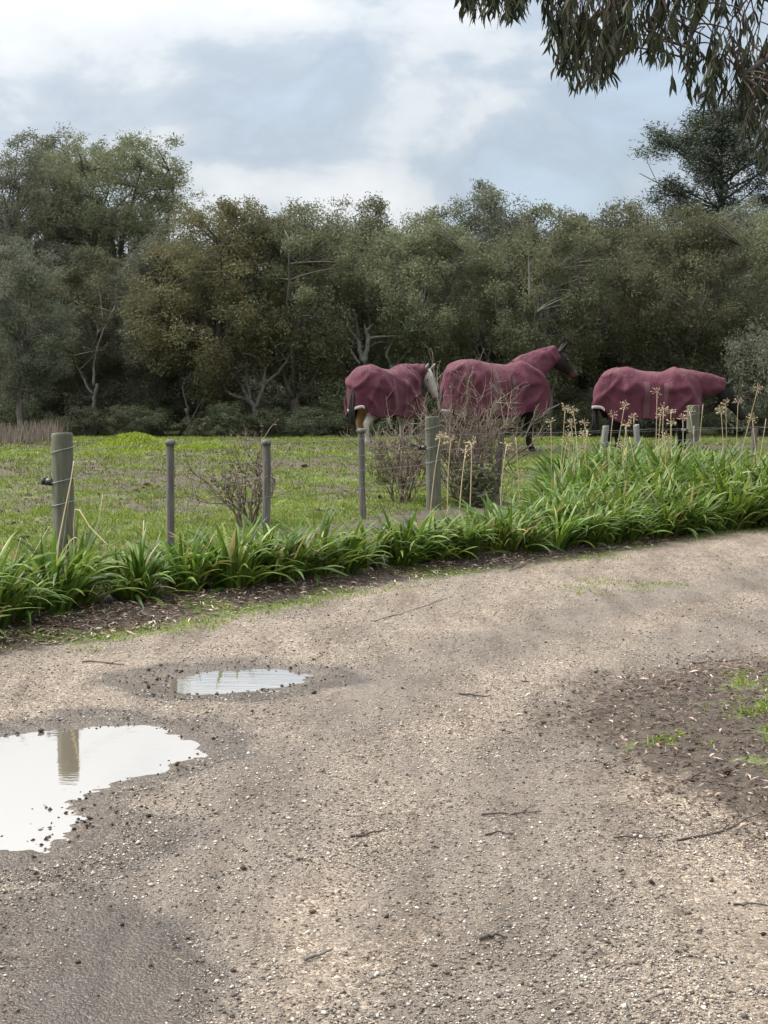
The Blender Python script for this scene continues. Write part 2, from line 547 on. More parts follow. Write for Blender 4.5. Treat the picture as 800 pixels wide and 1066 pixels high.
def height(P):
    y = P[:, 1]
    e = seg_sd(P, EDGE)
    z = np.interp(y, [0, 9, 14, 20, 24, 28, 33, 40, 60, 120, 700], [0.0, 0.02, 0.045, 0.08, 0.14, 0.17, 0.04, -0.22, -0.3, -0.3, 0.0])
    field = sstep(-e, 0.1, 1.6)
    z = z * field + 0.05 * sstep(-e, 0.0, 0.5)
    z = z + field * 0.06 * fbm(P, 0.55, 3, 2) + field * 0.05 * fbm(P, 3.0, 3, 5)
    rd = 1 - field
    pt = poly_sd(P, PATCH)
    z = z + 0.05 * sstep(pt, -0.15, 0.6) + 0.02 * sstep(pt, -0.1, 0.2) * fbm(P, 9, 3, 8)
    z = z + rd * (0.014 * fbm(P, 1.1, 3, 11) + 0.010 * fbm(P, 7.0, 3, 12) + 0.006 * fbm(P, 24.0, 2, 14))
    for q, (w, dep) in zip(PUD, ((0.34, 0.040), (0.20, 0.034))):
        d = poly_sd(P, q) + 0.05 * fbm(P, 5, 3, 21) + 0.07 * fbm(P, 13, 4, 24)
        flat = sstep(d, -0.45, 0.0)
        z = z * (1 - 0.75 * flat * rd) - dep * sstep(d, -w, w) - 0.004 * flat + 0.0045 * sstep(d, -0.3, -0.05) * fbm(P, 30, 3, 27)
    # a silt bank close under the surface at the near end of the big puddle
    cs = gp(30, 862)
    bank = np.exp(-((P[:, 0] - cs[0]) / 0.42) ** 2 - ((P[:, 1] - cs[1]) / 0.42) ** 2)
    z = z + bank * (0.0110 + 0.009 * fbm(P, 6, 3, 29)) * (poly_sd(P, PUD[0]) > -0.1)
    for (mx, my, sx, sy, hh) in ((MOUND[0], MOUND[1], 0.60, 0.7, 0.34), (MOUND2[0], MOUND2[1], 0.3, 0.5, 0.06)):
        z = z + hh * np.exp(-((P[:, 0] - mx) / sx) ** 2 - ((P[:, 1] - my) / sy) ** 2)
    return z


WATER_Z = -0.0225


def zt(x, y):
    return float(height(np.array([[x, y]], dtype=float))[0])


TRK = [np.array([gp(x, y)[:2] for x, y in L]) for L in
       ([(60, 1200), (150, 1000), (260, 820), (420, 700), (600, 640), (850, 590)],
        [(520, 1200), (520, 1000), (560, 830), (620, 740), (760, 660), (900, 615)],
        [(400, 960), (470, 900), (640, 700)])]
WETP = np.array([gp(x, y)[:2] for x, y in [(-200, 900), (0, 930), (90, 905), (200, 960), (250, 1010), (210, 1100), (150, 1300), (-300, 1300)]])


def ground_attrs(P):
    e = seg_sd(P, EDGE)
    road = np.clip(0.5 + e / 0.5, 0, 1)
    pt = poly_sd(P, PATCH)
    road = np.minimum(road, np.clip(0.5 - (pt - 0.05) / 0.5, 0, 1))
    mul = np.clip(0.5 + (seg_sd(P, FENCE) + 0.1) / 0.7, 0, 1)
    wet = np.zeros(len(P))
    for q in PUD:
        d = poly_sd(P, q)
        wet = np.maximum(wet, sstep(d + 0.22 * fbm(P, 2.2, 3, 91), -0.50, -0.05) * 1.15)
    wet = np.maximum(wet, 1.1 * sstep(poly_sd(P, WETP), -0.15, 0.2))
    field = sstep(-seg_sd(P, FENCE), -0.3, 0.3)
    green = field * (0.68 + 0.75 * fbm(P, 0.40, 3, 31) + 0.45 * fbm(P, 1.7, 3, 33) - 0.22 * sstep(P[:, 1], 18, 22) + 0.10 * sstep(P[:, 1], 29, 33))
    for mx, my in (MOUND, MOUND2):
        green = np.maximum(green, 1.1 * np.exp(-((P[:, 0] - mx) / 0.7) ** 2 - ((P[:, 1] - my) / 1.1) ** 2))
    # moss and short grass along the road edge
    strip = np.exp(-((e - 0.12) / 0.34) ** 2) * (0.66 + 0.7 * fbm(P, 1.5, 3, 41))
    for px, py, rx, ry in ((215, 634, 0.28, 0.30), (60, 664, 0.5, 0.22), (460, 597, 0.5, 0.3), (700, 553, 0.5, 0.4), (330, 604, 0.25, 0.2)):
        c = gp(px, py)
        strip = np.maximum(strip, 0.95 * np.exp(-((P[:, 0] - c[0]) / rx) ** 2 - ((P[:, 1] - c[1]) / ry) ** 2))
    c = gp(640, 610)
    strip2 = 0.75 * np.exp(-((P[:, 0] - c[0]) / 0.9) ** 2 - ((P[:, 1] - c[1]) / 0.55) ** 2)
    road = road - 0.40 * strip2 - 0.35 * np.clip(strip, 0, 1) * np.clip(1 - e / 0.6, 0, 1)
    green = np.maximum(green, np.maximum(strip, strip2))
    pg = np.zeros(len(P))
    for px, py, rx, ry, am in ((800, 725, 0.34, 0.40, 0.62), (675, 776, 0.22, 0.30, 0.42), (738, 790, 0.18, 0.22, 0.36), (815, 800, 0.25, 0.40, 0.48), (860, 760, 0.5, 0.8, 0.6)):
        c = gp(px, py)
        pg = np.maximum(pg, am * np.exp(-((P[:, 0] - c[0]) / rx) ** 2 - ((P[:, 1] - c[1]) / ry) ** 2))
    green = np.maximum(green, pg * (1 + 1.4 * fbm(P, 9.0, 4, 45)))
    tr = np.zeros(len(P))
    for L, w in zip(TRK, (0.33, 0.33, 0.2)):
        tr = np.maximum(tr, np.exp(-(seg_sd(P, L) / w) ** 2))
    return dict(road=road, mulch=mul, wet=wet, green=green, track=tr)


def axis(fine_lo, fine_hi, step, lo, hi, grow=1.12, cap=30):
    c = list(np.arange(fine_lo, fine_hi + step / 2, step))
    a, s = c[-1], step
    while a < hi:
        s = min(s * grow, cap)
        a += s
        c.append(a)
    a, s = c[0], step
    pre = []
    while a > lo:
        s = min(s * grow, cap)
        a -= s
        pre.append(a)
    return np.array(pre[::-1] + c)


def build_ground():
    xs = axis(-3.0, 3.0, 0.022, -500, 500)
    ys = np.concatenate([axis(3.4, 9.0, 0.02, -30, 9.01)[:-1], np.arange(9.02, 17, 0.05), axis(17, 36, 0.14, 16.9, 800)[2:]])
    ys = np.unique(np.round(ys, 4))
    X, Y = np.meshgrid(xs, ys)
    P = np.stack([X.ravel(), Y.ravel()], 1)
    z = height(P)
    V = np.column_stack([P, z])
    nx, ny = len(xs), len(ys)
    i = np.arange(ny - 1)[:, None] * nx
    j = np.arange(nx - 1)[None, :]
    F = np.stack([i + j, i + j + 1, i + nx + j + 1, i + nx + j], -1).reshape(-1, 4)
    C = P[F].mean(1)
    e = seg_sd(C, EDGE) + 0.08 * fbm(C, 4, 3, 55)
    pt = poly_sd(C, PATCH) + 0.06 * fbm(C, 6, 3, 56)
    fe = seg_sd(C, FENCE)
    cls = np.where(fe < 0, 2, np.where(e < 0, 1, np.where(pt > 0, 3, 0)))
    at_ = ground_attrs(P)
    for k, name, lab in ((0, 'gravel_road', 'wet gravel track'), (1, 'verge_ground', 'leaf littered verge under the strap-leaf plants'),
                         (2, 'paddock_ground', 'patchy green horse paddock'), (3, 'dirt_patch', 'dark dirt patch beside the gravel track')):
        f = F[cls == k]
        u, inv = np.unique(f, return_inverse=True)
        me = np_mesh(name, V[u], inv.reshape(-1, 4), [M['ground']], True, attrs={a: v[u] for a, v in at_.items()})
        tag(obj(name, me), lab, None, None, 'structure')
    # puddle water: flat sheets that fill the hollows
    for q, lab in zip(PUD, ('large shallow puddle', 'small narrow puddle')):
        ctr = q.mean(0)
        ring = [ctr + (v - ctr) * 1.0 + (v - ctr) / np.linalg.norm(v - ctr) * 0.16 for v in q]
        bm = bmesh.new()
        f = bm.faces.new([bm.verts.new((r[0], r[1], WATER_Z)) for r in ring])
        bmesh.ops.triangulate(bm, faces=[f], ngon_method='EAR_CLIP')
        bmesh.ops.recalc_face_normals(bm, faces=bm.faces)
        if sum(q_.normal.z for q_ in bm.faces) < 0:
            bmesh.ops.reverse_faces(bm, faces=bm.faces)
        me = bpy.data.meshes.new('puddle_water')
        bm.to_mesh(me)
        bm.free()
        me.materials.append(M['water'])
        tag(obj('puddle_water', me), lab, None, None, 'structure')


build_ground()


# ------------------------------------------------------------------ trees
def diamonds(rng, C, L, W, droop=0.55, up=None):
    """one diamond-shaped leaf per centre; leaves lean downwards"""
    n = len(C)
    d = rng.normal(size=(n, 3))
    d[:, 2] = d[:, 2] * 0.6 - droop
    d /= np.linalg.norm(d, axis=1)[:, None]
    s = np.cross(d, rng.normal(size=(n, 3)))
    s /= np.linalg.norm(s, axis=1)[:, None] + 1e-9
    L = L * rng.uniform(0.7, 1.3, n)[:, None]
    W = W * rng.uniform(0.7, 1.3, n)[:, None]
    nrm = np.cross(d, s)
    v = np.stack([C - d * L / 2, C + s * W / 2 + nrm * L * 0.06, C + d * L / 2, C - s * W / 2 + nrm * L * 0.06], 1).reshape(-1, 3)
    f = np.arange(4 * n).reshape(-1, 4)
    return v, f


def bez(a, b, bow, n):
    t = np.linspace(0, 1, n)[:, None]
    a, b = np.asarray(a, float), np.asarray(b, float)
    m = (a + b) / 2 + bow
    return (1 - t) ** 2 * a + 2 * t * (1 - t) * m + t ** 2 * b


def make_tree(seed, H, Rx, base, nclump=80, nleaf=170, crown='dome', leaf=(0.108, 0.031), cr=(0.47, 0.36), trunk_r=0.16,
              nlimb=7, holes=0.15, lean=0.0, bark='bark', leafm='leaf_olive', droop=0.5, extra=0):
    """trunk mesh and crown mesh of a tree of height H; crown from `base` up, half-width Rx"""
    rng = np.random.default_rng(seed)
    # clump centres inside the crown's envelope
    C = []
    ph = rng.uniform(0, 9, 8)
    while len(C) < nclump:
        u = rng.uniform(-1, 1, 3)
        if (u ** 2).sum() > 1:
            continue
        r = np.linalg.norm(u)
        if rng.random() > 0.25 + 0.75 * r ** 1.5:
            continue
        a = math.atan2(u[1], u[0])
        lob = 1 + 0.16 * math.sin(2 * a + ph[0]) + 0.13 * math.sin(3 * a + ph[1] + 2 * u[2]) + 0.10 * math.sin(5 * u[2] + ph[2])
        if math.sin(3.1 * u[0] + ph[3]) * math.sin(3.3 * u[1] + ph[4]) * math.sin(3.7 * u[2] + ph[5]) > 1 - 2 * holes:
            continue
        zz = (u[2] + 1) / 2
        if crown == 'dome':
            w = 1.0 if zz > 0.35 else 0.72 + 0.8 * zz
        elif crown == 'umbrella':
            w = 0.55 + 0.6 * zz
            zz = zz ** 0.75
        else:
            w = 1
        C.append([u[0] * Rx * lob * w + lean * zz, u[1] * Rx * lob * w, base + (H - base) * (0.04 + 0.92 * zz)])
    C = np.array(C)
    tb = MB()
    top = np.array([lean * 0.6, 0, base + (H - base) * 0.62])
    n = 9
    tr = bez((0, 0, -0.15), top, np.array([rng.uniform(-.5, .5), rng.uniform(-.4, .4), 0]), n)
    tr[1:-1, :2] += rng.normal(0, 0.05, (n - 2, 2))
    tb.tube(tr, np.linspace(trunk_r, trunk_r * 0.35, n) * np.r_[1.35, np.ones(n - 1)], 8)
    skel = [(p, trunk_r * 0.5) for p in tr[3:]]
    order = rng.permutation(len(C))
    for k in order[:nlimb]:
        s = tr[rng.integers(2, 6)]
        e = C[k]
        L = np.linalg.norm(e - s)
        li = bez(s, e, np.array([rng.normal(0, .12) * L, rng.normal(0, .12) * L, 0.12 * L]), 8)
        li[1:-1] += rng.normal(0, 0.04 * L ** 0.5, (6, 3))
        tb.tube(li, np.linspace(trunk_r * 0.55, 0.018, 8), 6)
        skel += [(p, 0.05) for p in li[2:]]
    S = np.array([p for p, _ in skel])
    for k in order[nlimb:]:
        e = C[k]
        dd = np.linalg.norm(S - e, axis=1) + 0.8 * np.maximum(0, S[:, 2] - e[2])
        s = S[int(np.argmin(dd))]
        L = np.linalg.norm(e - s)
        tb.tube(bez(s, e, np.array([rng.normal(0, .1) * L, rng.normal(0, .1) * L, 0.08 * L]), 5), np.linspace(0.032, 0.008, 5), 4, cap=False)
    for q in range(extra):          # bare twigs poking out
        k = rng.integers(len(C))
        e = C[k] + rng.normal(0, 0.22, 3)
        tb.tube(bez(S[rng.integers(len(S))], e, rng.normal(0, 0.2, 3), 6), np.linspace(0.028, 0.006, 6), 4, cap=False)
    # leaves: each clump is a few sprays
    P = []
    for c in C:
        ns = rng.integers(4, 8)
        sc = rng.uniform(0.7, 1.25)
        for q in range(ns):
            o = np.clip(rng.normal(0, 1, 3), -1.5, 1.5) * np.array([cr[0], cr[0], cr[1]]) * 0.60 * sc
            m = int(nleaf / ns)
            P.append(c + o + np.clip(rng.normal(0, 1, (m, 3)), -2, 2) * np.array([cr[0], cr[0], cr[1]]) * 0.30 * sc)
    P = np.vstack(P)
    v, f = diamonds(rng, P, leaf[0], leaf[1], droop)
    return tb.mesh('trunk', M[bark], True), np_mesh('crown', v, f, [M[leafm]])


def tree_root(name, label, cat, group=None):
    o = bpy.data.objects.new(name, None)
    COL.objects.link(o)
    o.empty_display_size = 0.3
    tag(o, label, cat, group)
    return o


PROTO = {}


def proto(key, **kw):
    PROTO[key] = make_tree(**kw)


proto('gum_a', seed=1, H=6.6, Rx=2.3, base=1.3, nclump=140, nleaf=390, leafm='leaf_olive', holes=0.10)
proto('gum_b', seed=2, H=6.6, Rx=2.0, base=1.0, nclump=125, nleaf=390, leafm='leaf_grey', holes=0.12, lean=0.3)
proto('gum_c', seed=3, H=6.6, Rx=2.5, base=1.4, nclump=140, nleaf=390, leafm='leaf_olive', bark='pale_bark', holes=0.14, lean=-0.4, nlimb=10)
proto('gum_d', seed=4, H=6.6, Rx=2.2, base=0.8, nclump=170, nleaf=360, leafm='leaf_rust', holes=0.10)
proto('tall_a', seed=5, H=10.0, Rx=3.0, base=3.0, nclump=185, nleaf=360, crown='umbrella', leafm='leaf_olive', holes=0.22, trunk_r=0.26, nlimb=12, extra=30, cr=(0.46, 0.34))
proto('tall_b', seed=6, H=10.0, Rx=2.6, base=1.6, nclump=130, nleaf=390, leafm='leaf_grey', holes=0.18, trunk_r=0.24, nlimb=10, extra=20)
proto('shrub', seed=8, H=2.4, Rx=1.5, base=0.15, nclump=48, nleaf=170, leafm='leaf_dark', holes=0.05, trunk_r=0.06, leaf=(0.11, 0.034), cr=(0.38, 0.30))
proto('shrub_b', seed=9, H=2.4, Rx=1.3, base=0.1, nclump=44, nleaf=170, leafm='leaf_grey', holes=0.05, trunk_r=0.06, leaf=(0.10, 0.036), cr=(0.36, 0.28), bark='dark_bark')


def put_tree(key, px, top, y, label, name='gum_tree', cat='tree', group='gum trees along the far side of the paddock', wide=1.0):
    p = at(px, top, y)
    g = zt(p[0], y)
    trm, crm = PROTO[key]
    H0 = {'gum': 6.6, 'tal': 10.0, 'shr': 2.4}[key[:3]]
    s = (p[2] - g) / (H0 + 0.25)
    r = tree_root(name, label, cat, group)
    r.location = (float(p[0]), y, g)
    r.rotation_euler = (0, 0, random.uniform(0, 6.28))
    r.scale = (s * wide, s * wide, s)
    obj('trunk', trm, r)
    obj('crown', crm, r)
    return r


FRONT = [
    ('gum_b', 20, 262, 40.0, 'grey-green gum tree in front of the tallest gum at the paddock edge', 0.95),
    ('gum_c', 95, 268, 41.0, 'dark bushy gum tree above the bright weed mound', 1.0),
    ('gum_d', 228, 214, 41.0, 'rust-tipped bushy gum tree beside the tall gums', 1.05),
    ('gum_b', 165, 250, 39.5, 'olive gum tree behind the thin post nearest the thick round post', 0.9),
    ('gum_a', 310, 206, 41.5, 'rounded olive gum tree with a pale forked trunk before it', 0.95),
    ('gum_c', 378, 214, 42.5, 'olive gum tree rising above the grey horse', 0.9),
    ('gum_a', 440, 222, 41.5, 'broad olive gum tree behind the gap between two horses', 0.9),
    ('gum_b', 508, 202, 42.0, 'grey-green gum tree above the horse with the raised head', 1.0),
    ('gum_c', 575, 222, 41.0, 'olive gum tree beyond the raised dark horse head', 0.95),
    ('gum_a', 640, 206, 42.0, 'olive gum tree above the rump of the head-down horse', 1.0),
    ('gum_a', 712, 214, 40.5, 'yellowish gum tree in front of the dark pine', 1.0),
    ('gum_b', 778, 218, 41.5, 'grey-green gum tree under the hanging branch', 1.0),
    ('gum_a', 850, 200, 41.0, 'olive gum tree at the frame edge under the hanging leaves', 1.0),
    ('gum_c', -60, 240, 41.0, 'grey gum tree at the far end of the tree line', 1.0),
]
for a in FRONT:
    put_tree(a[0], a[1], a[2] - 20, a[3] + (1.6 if FRONT.index(a) % 2 else -1.2), a[4], wide=a[5] * 0.92)
# the tall gums
put_tree('tall_b', 8, 128, 46.0, 'tall dense grey-green gum tree at the end of the tree line')
put_tree('tall_a', 118, 126, 47.5, 'tall open-crowned gum tree with sky showing through its branches', wide=1.05)
put_tree('tall_b', -70, 140, 49, 'tall gum tree partly cut by the frame edge')
put_tree('tall_a', 55, 128, 52.0, 'tall gum tree behind the open-crowned gum', wide=0.9)
# second and third rows close the wood
back = [(k, x, t, y) for k, x, t, y in (
    ('gum_a', 150, 245, 48), ('gum_b', 200, 240, 50), ('gum_c', 262, 232, 47), ('gum_b', 335, 226, 48), ('gum_a', 405, 212, 50), ('gum_c', 470, 226, 47), ('gum_c', 545, 214, 49),
    ('gum_b', 605, 222, 48), ('gum_a', 680, 222, 49), ('gum_c', 745, 232, 48), ('gum_b', 815, 210, 50), ('gum_c', 30, 250, 47), ('gum_a', 90, 260, 50),
    ('gum_a', 0, 290, 56), ('gum_b', 180, 270, 56), ('gum_c', 300, 255, 57), ('gum_a', 430, 250, 57), ('gum_b', 560, 250, 57), ('gum_c', 690, 255, 57), ('gum_a', 790, 250, 56))]
for k, x, t, y in back:
    put_tree(k, x, t + 4, y, 'olive gum tree standing half hidden behind the front row of gums', group='gum trees deep in the wood')
random.seed(11)
for i, x in enumerate(range(-20, 840, 43)):
    y = random.uniform(41.5, 46)
    put_tree('shrub' if i % 3 else 'shrub_b', x + random.uniform(-12, 12), random.uniform(362, 398), y, 'dark shrub in the shade under the gum trees',
             'understory_shrub', 'shrub', 'dark shrubs under the gum trees', wide=1.15)
for i, x in enumerate(range(-40, 860, 75)):
    put_tree('shrub', x + random.uniform(-12, 12), random.uniform(345, 370), random.uniform(49, 53), 'dark shrub in the shade under the gum trees',
             'understory_shrub', 'shrub', 'dark shrubs under the gum trees', wide=1.5)
for i, x in enumerate(range(-60, 880, 52)):
    put_tree('shrub', x + random.uniform(-12, 12), random.uniform(285, 320), random.uniform(60, 66), 'dark shrub in the shade under the gum trees',
             'understory_shrub', 'shrub', 'dark shrubs under the gum trees', wide=1.25)
for i, x in enumerate(range(-20, 840, 37)):
    put_tree('shrub', x + random.uniform(-10, 10), random.uniform(405, 432), random.uniform(38.5, 40.5), 'low dark shrub at the foot of the gum trees',
             'understory_shrub', 'shrub', 'low dark shrubs at the paddock edge', wide=1.3)
put_tree('shrub_b', 792, 322, 36.5, 'soft grey-green bush beside the head of the head-down horse', 'grey_bush', 'bush', None, wide=0.62)
put_tree('shrub_b', 690, 380, 39.0, 'rounded grey-green bush behind the back of the head-down horse', 'grey_bush', 'bush', None, wide=1.2)


def pine():
    """loose dark pine with separate clumps of needles and sky between them"""
    rng = np.random.default_rng(31)
    y = 55.0
    b = at(748, 450, y)
    g = zt(b[0], y)
    H = at(748, 108, y)[2] - g
    tb = MB()
    zs = np.linspace(-0.2, H, 12)
    tr = np.column_stack([0.12 * np.sin(zs * 0.5), 0.1 * np.cos(zs * 0.4), zs])
    tb.tube(tr, np.linspace(0.2, 0.03, 12), 7)
    P = []
    for k in range(58):
        z = H * rng.uniform(0.46, 1.0)
        a = rng.uniform(0, 2 * PI)
        L = rng.uniform(0.9, 3.4) * (1.0 if z / H < 0.88 else 0.45)
        s = np.array([np.interp(z - 0.7, zs, tr[:, 0]), np.interp(z - 0.7, zs, tr[:, 1]), z - 0.7])
        e = s + np.array([math.cos(a) * L, math.sin(a) * L, 0.35 + 0.35 * L])
        br = bez(s, e, np.array([0, 0, -0.1]), 7)
        tb.tube(br, np.linspace(0.05, 0.012, 7), 5, cap=False)
        for q in range(rng.integers(4, 8)):
            t = rng.uniform(0.6, 1.08)
            c = s + (e - s) * t + rng.normal(0, 0.30, 3)
            tb.tube(np.array([s + (e - s) * max(0, t - 0.2), c]), np.array([0.014, 0.006]), 4, cap=False)
            P.append(c + rng.normal(0, 1, (170, 3)) * np.array([0.21, 0.21, 0.15]))
    v, f = diamonds(rng, np.vstack(P), 0.16, 0.030, -0.35)
    r = tree_root('pine_tree', 'loose dark pine with clumped needles and sky between its limbs', 'tree')
    r.location = (float(b[0]), y, g)
    obj('trunk', tb.mesh('trunk', M['dark_bark'], True), r)
    obj('crown', np_mesh('crown', v, f, [M['needle']]), r)


pine()


def dead_tree(y, base_px, limbs, label, r0=0.11, seed=0):
    """bare pale forked trunk: limbs given as pixel polylines at depth y, with real depth wander"""
    rng = np.random.default_rng(seed)
    b = at(base_px[0], base_px[1], y)
    y = y + 1.0
    b = at(base_px[0], base_px[1], y)
    g = zt(b[0], y)
    o = np.array([b[0], y, g])
    r = tree_root('bare_tree', label, 'tree', 'bare pale trunks in the wood')
    r.location = tuple(float(q) for q in o)
    first = True
    for L, ra, rb in limbs:
        p = np.array([at(x, yy, y) for x, yy in L]) - o
        if first:
            p[0, 2] = -0.15
        p[1:, 1] += np.cumsum(rng.normal(0, 0.16, len(p) - 1))
        t = np.linspace(0, len(p) - 1, 4 * len(p))
        q = np.column_stack([np.interp(t, range(len(p)), p[:, k]) for k in range(3)])
        q[1:-1] = (q[:-2] + q[1:-1] * 2 + q[2:]) / 4
        q[1:-1] += rng.normal(0, 0.012, (len(q) - 2, 3))
        mb = MB()
        mb.tube(q, np.linspace(ra, rb, len(q)) * 0.8, 7)
        if not first:
            for k in range(4):
                s = q[rng.integers(len(q) // 2, len(q))]
                e = s + rng.normal(0, 0.35, 3) + np.array([0, 0, 0.25])
                mb.tube(bez(s, e, rng.normal(0, 0.08, 3), 5), np.linspace(rb * 0.8, 0.006, 5), 4, cap=False)
        obj('trunk' if first else 'limb', mb.mesh('limb', M['pale_bark'], True), r)
        first = False


dead_tree(38.5, (268, 458), [([(268, 458), (266, 425), (258, 415)], 0.13, 0.08), ([(260, 418), (250, 400), (243, 388), (232, 375), (228, 360)], 0.07, 0.025),
                             ([(258, 416), (240, 410), (232, 404), (215, 402)], 0.06, 0.02), ([(266, 425), (274, 405), (276, 385), (270, 372)], 0.07, 0.03),
                             ([(275, 400), (290, 388), (302, 372), (308, 350)], 0.05, 0.02), ([(262, 418), (256, 395), (258, 375), (250, 360)], 0.05, 0.02)],
          'bare grey tree with twisted low limbs before the rounded gum', seed=2)
dead_tree(38.5, (380, 455), [([(380, 455), (380, 390), (378, 372)], 0.15, 0.11), ([(378, 378), (374, 360), (373, 345)], 0.10, 0.06),
                             ([(380, 376), (384, 355), (382, 342)], 0.10, 0.06), ([(376, 380), (366, 366), (352, 356)], 0.05, 0.015)],
          'bare grey stump-like trunk forking behind the grey horse', seed=3)
dead_tree(39, (418, 455), [([(418, 455), (412, 392), (408, 380)], 0.12, 0.09), ([(408, 382), (402, 368), (412, 352), (412, 340)], 0.07, 0.03),
                           ([(408, 384), (424, 366), (446, 362), (452, 368)], 0.05, 0.015), ([(440, 364), (446, 345), (444, 335)], 0.03, 0.01)],
          'bare grey tree with crooked limbs above the grey horse back', seed=4)
dead_tree(39.5, (508, 455), [([(508, 455), (506, 390), (508, 374)], 0.10, 0.07), ([(508, 376), (512, 358), (516, 342), (518, 328)], 0.05, 0.02),
                             ([(508, 376), (498, 350), (484, 330), (460, 320)], 0.045, 0.015), ([(506, 384), (496, 366), (492, 350)], 0.035, 0.012)],
          'bare pale tree with a long leaning limb above the raised-head horse', seed=5)
dead_tree(39.5, (100, 455), [([(100, 455), (96, 420), (98, 400)], 0.07, 0.06), ([(98, 402), (96, 380), (104, 350), (118, 318)], 0.05, 0.02), ([(97, 410), (82, 390), (78, 370)], 0.04, 0.015)],
          'thin grey leaning trunk above the weed mound', seed=6)
dead_tree(40, (27, 455), [([(27, 455), (24, 390), (30, 340)], 0.09, 0.06), ([(28, 350), (33, 300), (30, 285)], 0.05, 0.02), ([(26, 370), (16, 330), (14, 310)], 0.04, 0.015)],
          'slim pale trunk under the tallest gums', seed=7)
dead_tree(39, (202, 458), [([(202, 458), (200, 440), (196, 425)], 0.06, 0.05), ([(197, 428), (190, 405), (194, 390)], 0.035, 0.012), ([(200, 436), (212, 415), (218, 398)], 0.03, 0.012)],
          'thin grey multi-stemmed trunk between weed mound and twisted grey tree', seed=8)


